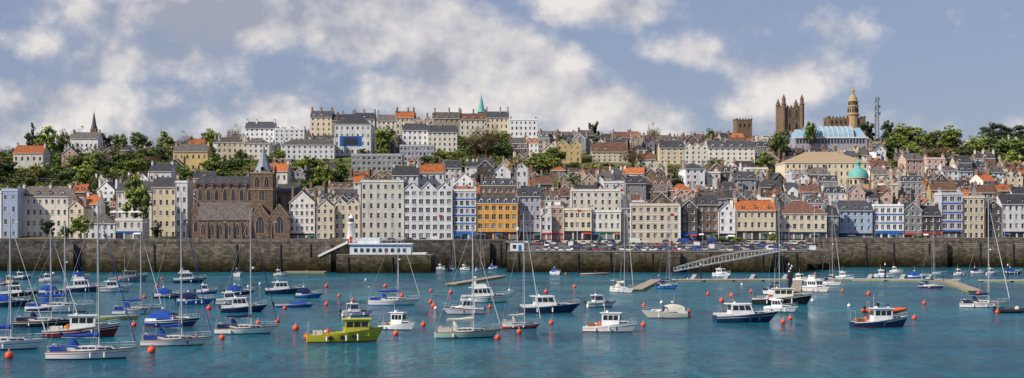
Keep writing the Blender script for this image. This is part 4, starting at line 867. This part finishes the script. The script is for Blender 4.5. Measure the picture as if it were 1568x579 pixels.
BL=[
(72,212,549,'Y','w',8,300,canv),(215,327,529,'Y','w',10,290,canv),(328,428,511,'Y','w',8,318,canvn),(-60,75,535,'Y','w',12,325,canv),
(68,186,516,'F','m',5,None,None),(22,122,500,'Y','k',10,345,canvn),(222,312,500,'S','n',-12,None,canv),(136,216,489,'D','yy',5,None,None),(172,250,481,'Y','w',10,345,canv),
(338,412,478,'C','n',12,None,None),(420,482,470,'D','b',12,None,canv),(270,330,466,'S','b',14,None,canvn),(236,285,457,'S','n',10,None,canv),(40,146,478,'Y','w',8,335,canv),
(-20,52,470,'S','n',8,None,canv),(0,60,455,'C','k',12,None,None),(60,110,452,'S','b',10,None,canv),(150,205,447,'C','w',15,None,canvn),(265,318,433,'B','n',20,None,None),(168,228,431,'F','s',10,None,None),
(100,165,447,'B','n',10,None,canvn),(345,392,452,'S','n',10,None,canv),(405,470,450,'C','n',15,None,None),(452,496,456,'S','b',8,None,canvn),(330,385,466,'C','w',12,None,None),
(468,590,523,'F','y',10,None,None),(578,640,505,'F','w',-25,None,None),(522,574,484,'C','w',20,None,None),(563,646,467,'Y','w',4,335,canv),
(664,772,517,'Y','g',10,342,canvw),(766,832,503,'Y','r',14,322,canvw),(674,742,481,'C','w',-165,None,None),(705,790,463,'B','w',5,None,None),(795,892,479,'C','n',8,None,None),
(892,978,508,'F','w',-14,None,None),(895,947,470,'C','w',20,None,None),(980,1053,487,'S','c',-172,None,canvw),(932,976,448,'Y','w',-60,270,canvw),(1003,1042,442,'Y','b',-50,325,canvn),
(1092,1196,493,'C','n',6,None,None),(1170,1224,478,'C','w',-30,None,None),(1150,1246,466,'F','k',-10,None,None),(1232,1273,447,'B','w',-65,None,None),(1170,1212,452,'Y','w',-70,305,canvn),(1255,1290,437,'Y','w',-60,315,canvn),
(1302,1394,501,'F','n',6,None,None),(1322,1392,479,'R','o',10,None,None),(1470,1548,471,'Y','w',-12,300,canvn),(1524,1585,479,'R','k',-8,None,None),(1408,1447,442,'Y','n',-50,330,canvn),
(1092,1122,424,'C','w',-60,None,None),(842,862,421,'S','w',-70,None,None),(888,934,421,'D','o',5,None,None),(1338,1372,425,'C','w',-20,None,None),(1390,1424,427,'S','b',-20,None,canv),(1428,1450,419,'D','w',0,None,None),
(1460,1482,422,'C','w',0,None,None),(1486,1508,419,'S','w',-20,None,canvn),(1508,1532,421,'C','w',10,None,None),(1538,1566,420,'S','n',0,None,canv),(1280,1310,428,'C','w',-40,None,None),(1362,1384,418,'C','w',-20,None,None),
(354,376,424,'S','w',-70,None,canvn),(418,442,423,'C','c',10,None,None),(668,684,413,'C','w',-40,None,canv),(684,702,415,'Y','n',-60,348,canvn),(704,722,414,'C','w',-40,None,None),(727,744,414,'Y','w',30,350,canv),(748,764,413,'S','b',-40,None,canv),
(20,50,428,'C','n',10,None,None),(60,95,432,'C','w',12,None,canv),(110,140,427,'S','w',20,None,canv),(300,336,450,'C','b',12,None,None),(0,30,437,'F','k',5,None,None),
(1215,1240,432,'C','w',-60,None,None),(1050,1075,428,'D','w',20,None,None),(-90,-30,500,'Y','n',10,330,canv),(1600,1670,500,'Y','w',-8,320,canv),(-80,-20,460,'C','w',10,None,None),(1600,1650,450,'C','w',10,None,None),
]
for b_ in BL:
    x0,x1,y,t,hc,yw,mt,cv=b_; k={}
    if t=='F' and hc=='y': k=dict(hs='y',fwd=.75)
    if t=='F' and hc=='k': k=dict(hs='c',mast_=4)
    if t=='F' and hc=='s': k=dict(hs='s',mast_=5)
    boat(x0,x1,y,t,hc,yw,mt,cv,**k)
d=PD(479); person((PX(1345,d),d+.2,.2),.3,shirt[0]); person((PX(1357,d),d,.2),2.,shirt[1])
d=PD(421); person((PX(912,d),d,.1),1,shirt[2],True)
bo=mat('buoy_orange',(.8,.1,.05),.45,.1,2); bw=mat('buoy_white',(.75,.73,.7),.5,.1,2)
def buoy(m,s):
    mb=MB(); mb.ball((0,0,.3*s),.42*s,m,14); mb.cyl((0,0,.7*s),(0,0,.7*s+.2),.06,.06,steel,6); mb.lathe(0,0,[(.1,.7*s+.15),(.13,.7*s+.2),(.1,.7*s+.25)],steel,8); mb.cyl((0,0,.2),(.5,.2,-.2),.03,.03,rope,4); return mb.mesh('mooring_buoy')
bms=[buoy(bo,.9),buoy(bo,1.15),buoy(bw,.8)]
for x,y in ((340,520),(232,541),(14,549),(453,506),(500,468),(519,455),(606,514),(648,500),(659,464),(664,471),(667,474),(844,497),(795,511),(1053,487),(1054,480),(1105,463),(1199,495),(1210,490),(1415,466),(1527,480),(240,440),(248,428),(221,457),(866,421),(1136,437),(1248,421),(1330,452),(590,440),(560,430),(398,436),(436,474),(548,497),(762,520),(985,500),(986,470),(1244,462),(1400,489),(1498,452),(1150,448),(1084,452),(880,441),(836,449),(300,521),(425,494),(1013,465),(1290,447),(660,447),(395,497),(780,446),(470,520),(205,500),(320,475),(380,440),(690,450),(750,472),(1120,455),(1300,470),(500,440),(540,462),(615,455)):
    d=PD(y); place(R.choice((bms[0],bms[1],bms[0],bms[1],bms[0],bms[2])),'mooring_buoy',(PX(x,d),d,0),R.uniform(0,6))
pt_=mat('pontoon_timber',(.36,.3,.22),.85,.25,1.5,.3); pf=mat('pontoon_float',(.42,.36,.14),.8,.2,1); pc=mat('pontoon_concrete',(.45,.44,.41),.85,.15,1)
def pontoon(x0,y0,x1,y1,w=2.4,m=pt_,piles=True,nm='floating_pontoon'):
    da,db=PD(y0),PD(y1); A=Vector((PX(x0,da),da,0));B_=Vector((PX(x1,db),db,0)); L_=(B_-A).length; yaw=math.atan2(B_.y-A.y,B_.x-A.x); mb=MB()
    n=max(1,int(L_/8)); s=L_/n
    for i in range(n):
        mb.box(i*s+.1,(i+1)*s-.1,-w/2,w/2,.38,.62,m); mb.box(i*s+.6,(i+1)*s-.6,-w/2+.1,w/2-.1,-.3,.37,pf)
        if piles and i%3==1: mb.cyl((i*s,w/2+.3,-2),(i*s,w/2+.3,4.6),.22,.22,darkm,8); mb.lathe(i*s,w/2+.3,[(.24,4.6),(.03,5.1)],trim,8)
        for sy in (-1,1): mb.box(i*s+s/2-.15,i*s+s/2+.15,sy*w*.42-.06,sy*w*.42+.06,.62,.8,steel)
    mb.build(nm,tuple(A),yaw)
pontoon(690,438,768,425,3,pt_,False); pontoon(975,446,1005,431,3,pt_,False); pontoon(1030,431,1300,430,3,pc); pontoon(1300,430,1470,431,3,pc); pontoon(1445,430,1492,448,3,pt_,False); pontoon(1500,432,1640,432,3,pc); pontoon(438,418,500,418,3,pt_,False); pontoon(1218,449,1222,431,2.4)
for x in (1060,1110,1150,1200,1270,1330,1380,1420): pontoon(x,430,x+4,423,1.2,pc,False,'finger_pontoon')
A=Vector((PX(1192,491),491,7.3));B_=Vector((PX(1032,478),474,1.1)); mb=MB(); n=14
dr=(B_-A); sd=Vector((-dr.y,dr.x,0)).normalized()*1.1
mb.slab([tuple(A-sd),tuple(A+sd),tuple(B_+sd),tuple(B_-sd)],.25,steel)
for s in (-1,1):
    pv=None
    for i in range(n+1):
        p=A+dr*i/n+sd*s; hh=.9+1.3*math.sin(math.pi*i/n); t=p+Vector((0,0,hh)); mb.cyl(p,t,.07,.07,trim,4)
        if pv: mb.cyl(pv[1],t,.08,.08,trim,4); mb.cyl(pv[0],t,.05,.05,trim,4)
        pv=(p,t)
mb.build('gangway_bridge')
for px,d,h in ((950,552,22),(884,552,14),(1026,540,13),(672,550,12),(1247,560,15)):
    mb=MB(); mb.cyl((0,0,0),(0,0,h),.12,.06,trim,6); mb.ball((0,0,h),.15,trim,6); mb.poly([(0,0,h-.3),(1.6,.2,h-.4),(1.6,.2,h-1.3),(0,0,h-1.3)],redm); mb.build('flagpole',(PX(px,d),d,cpz(d)))
# ---------------------------------------------------------------- sun, sky, camera
el=math.radians(38); az=math.radians(238)
sd=Vector((math.sin(az)*math.cos(el),math.cos(az)*math.cos(el),math.sin(el)))
sl=bpy.data.lights.new('sun','SUN'); sl.energy=5.0; sl.angle=math.radians(.5); sl.color=(1,.92,.81); so=bpy.data.objects.new('sun',sl); so.rotation_euler=sd.to_track_quat('Z','Y').to_euler(); sc.collection.objects.link(so)
w=bpy.data.worlds.new('World'); sc.world=w; w.use_nodes=True; nt=w.node_tree; N=nt.nodes; L=nt.links; N.clear()
out=N.new('ShaderNodeOutputWorld'); sky=N.new('ShaderNodeTexSky'); sky.sky_type='NISHITA'; sky.sun_disc=False; sky.sun_elevation=el; sky.sun_rotation=az; sky.air_density=1; sky.dust_density=1; sky.ozone_density=2.5
tc=N.new('ShaderNodeTexCoord'); sp=N.new('ShaderNodeSeparateXYZ'); L.new(tc.outputs['Generated'],sp.inputs[0])
def M(op,a,b=None,c=None,cl=False):
    n=N.new('ShaderNodeMath'); n.operation=op; n.use_clamp=cl
    for i,v in enumerate((a,b,c)):
        if v is None: continue
        if isinstance(v,(int,float)): n.inputs[i].default_value=v
        else: L.new(v,n.inputs[i])
    return n.outputs[0]
yy=M('MAXIMUM',sp.outputs[1],.05); u=M('DIVIDE',sp.outputs[0],yy); v=M('DIVIDE',sp.outputs[2],yy)
cb=N.new('ShaderNodeCombineXYZ'); L.new(u,cb.inputs[0]); L.new(v,cb.inputs[1])
BLOBS=[(380,10,330,80,0,1.15),(560,35,210,80,-12,1.2),(690,75,200,85,-20,1.3),(820,120,200,75,-24,1.3),(935,165,150,55,-24,1.1),(740,160,300,60,-8,.75),(925,12,120,38,0,.95),(1055,80,75,36,-10,.75),(1110,95,60,24,-15,.6),(1205,130,95,56,10,.9),(1165,165,90,34,0,.75),(200,90,150,44,5,.55),(70,68,70,28,0,.45),(120,160,190,46,0,.55),(20,150,100,44,0,.6),(430,168,70,30,0,.55),(1330,45,60,14,0,.15),(1000,190,100,26,0,.6),(820,195,260,30,0,.6),(790,-70,520,45,0,1),(250,-70,500,60,0,1),(300,200,500,34,0,.45),(1250,195,300,20,0,.3)]
mx=None
for (x,y,rx,ry,ro,wt_) in BLOBS:
    m=N.new('ShaderNodeMapping'); m.vector_type='TEXTURE'; m.inputs['Location'].default_value=((x-784)/F,(HY-y)/F,0); m.inputs['Rotation'].default_value=(0,0,math.radians(ro)); m.inputs['Scale'].default_value=(rx/F,ry/F,1); L.new(cb.outputs[0],m.inputs[0])
    l=N.new('ShaderNodeVectorMath'); l.operation='LENGTH'; L.new(m.outputs[0],l.inputs[0]); o_=M('MULTIPLY',M('SUBTRACT',1,l.outputs['Value']),wt_); mx=o_ if mx is None else M('MAXIMUM',mx,o_)
def noise(off,scale,det,rough=.55):
    m=N.new('ShaderNodeMapping'); m.inputs['Location'].default_value=off; m.inputs['Scale'].default_value=(scale,scale*1.2,1); L.new(cb.outputs[0],m.inputs[0])
    n=N.new('ShaderNodeTexNoise'); n.noise_dimensions='2D'; n.inputs['Scale'].default_value=1; n.inputs['Detail'].default_value=det; n.inputs['Roughness'].default_value=rough; L.new(m.outputs[0],n.inputs['Vector']); return n.outputs['Fac']
def vor(off,scale,det=2):
    m=N.new('ShaderNodeMapping'); m.inputs['Location'].default_value=off; m.inputs['Scale'].default_value=(scale,scale*1.2,1); L.new(cb.outputs[0],m.inputs[0])
    nz=N.new('ShaderNodeTexNoise'); nz.noise_dimensions='2D'; nz.inputs['Scale'].default_value=1.3; nz.inputs['Detail'].default_value=5; L.new(m.outputs[0],nz.inputs['Vector'])
    va=N.new('ShaderNodeVectorMath'); va.operation='MULTIPLY_ADD'; L.new(nz.outputs['Color'],va.inputs[0]); va.inputs[1].default_value=(.9,.9,0); L.new(m.outputs[0],va.inputs[2])
    n=N.new('ShaderNodeTexVoronoi'); n.voronoi_dimensions='2D'; n.feature='SMOOTH_F1'; n.inputs['Smoothness'].default_value=.6; n.inputs['Scale'].default_value=1; n.inputs['Detail'].default_value=det; n.inputs['Roughness'].default_value=.5; n.normalize=True; L.new(va.outputs[0],n.inputs['Vector']); return M('SUBTRACT',1,n.outputs['Distance'])
n1=noise((3,1,0),19,9,.6); n2=noise((9,4,2),8,3); v1=vor((2,5,0),24); v1b=vor((2+.2,5-.34,0),24,1); n1b=noise((3+.28,1-.42,0),19,5,.55)
nn=M('ADD',M('MULTIPLY',M('SUBTRACT',n1,.5),1.5),M('MULTIPLY',M('SUBTRACT',v1,.62),.5))
fld=M('ADD',M('MAXIMUM',mx,-.5),nn)
mr=N.new('ShaderNodeMapRange'); mr.interpolation_type='SMOOTHSTEP'; mr.inputs[1].default_value=-.12; mr.inputs[2].default_value=.62; L.new(fld,mr.inputs[0]); dens=M('MULTIPLY',mr.outputs[0],.94)
sh_=M('ADD',M('MULTIPLY',M('SUBTRACT',v1,v1b),1.0),M('MULTIPLY',M('SUBTRACT',n1,n1b),1.6)); sh_=M('ADD',sh_,.60); sh_=M('ADD',sh_,M('MULTIPLY',M('SUBTRACT',n2,.5),.9))
m=N.new('ShaderNodeMapping'); m.vector_type='TEXTURE'; m.inputs['Location'].default_value=((400-784)/F,(HY-25)/F,0); m.inputs['Scale'].default_value=(280/F,95/F,1); L.new(cb.outputs[0],m.inputs[0]); l=N.new('ShaderNodeVectorMath'); l.operation='LENGTH'; L.new(m.outputs[0],l.inputs[0])
dk_=M('SUBTRACT',1.0,l.outputs['Value'],cl=True); sh_=M('SUBTRACT',sh_,M('MULTIPLY',dk_,.8),cl=True)
cc=N.new('ShaderNodeMixRGB'); L.new(sh_,cc.inputs[0]); cc.inputs[1].default_value=(.36,.385,.47,1); cc.inputs[2].default_value=(.86,.81,.78,1)
tn=N.new('ShaderNodeMixRGB'); tn.inputs[0].default_value=.5; L.new(sky.outputs[0],tn.inputs[1]); tn.inputs[2].default_value=(4.6,5.2,8.2,1)
bg=N.new('ShaderNodeBackground'); bg.inputs[1].default_value=.075; L.new(tn.outputs[0],bg.inputs[0]); b2=N.new('ShaderNodeBackground'); L.new(cc.outputs[0],b2.inputs[0]); b2.inputs[1].default_value=1
ms=N.new('ShaderNodeMixShader'); L.new(dens,ms.inputs[0]); L.new(bg.outputs[0],ms.inputs[1]); L.new(b2.outputs[0],ms.inputs[2]); L.new(ms.outputs[0],out.inputs[0])
cam=bpy.data.cameras.new('camera'); co=bpy.data.objects.new('camera',cam); sc.collection.objects.link(co); co.location=(0,0,CZ); co.rotation_euler=(math.pi/2,0,0)
cam.sensor_width=36; cam.lens=36*F/1568; cam.shift_y=(HY-289.5)/1568; cam.clip_end=20000; cam.clip_start=1; sc.camera=co
sc.view_settings.view_transform='Standard'; sc.view_settings.look='None'; sc.view_settings.exposure=0
print('objects',len(bpy.data.objects))
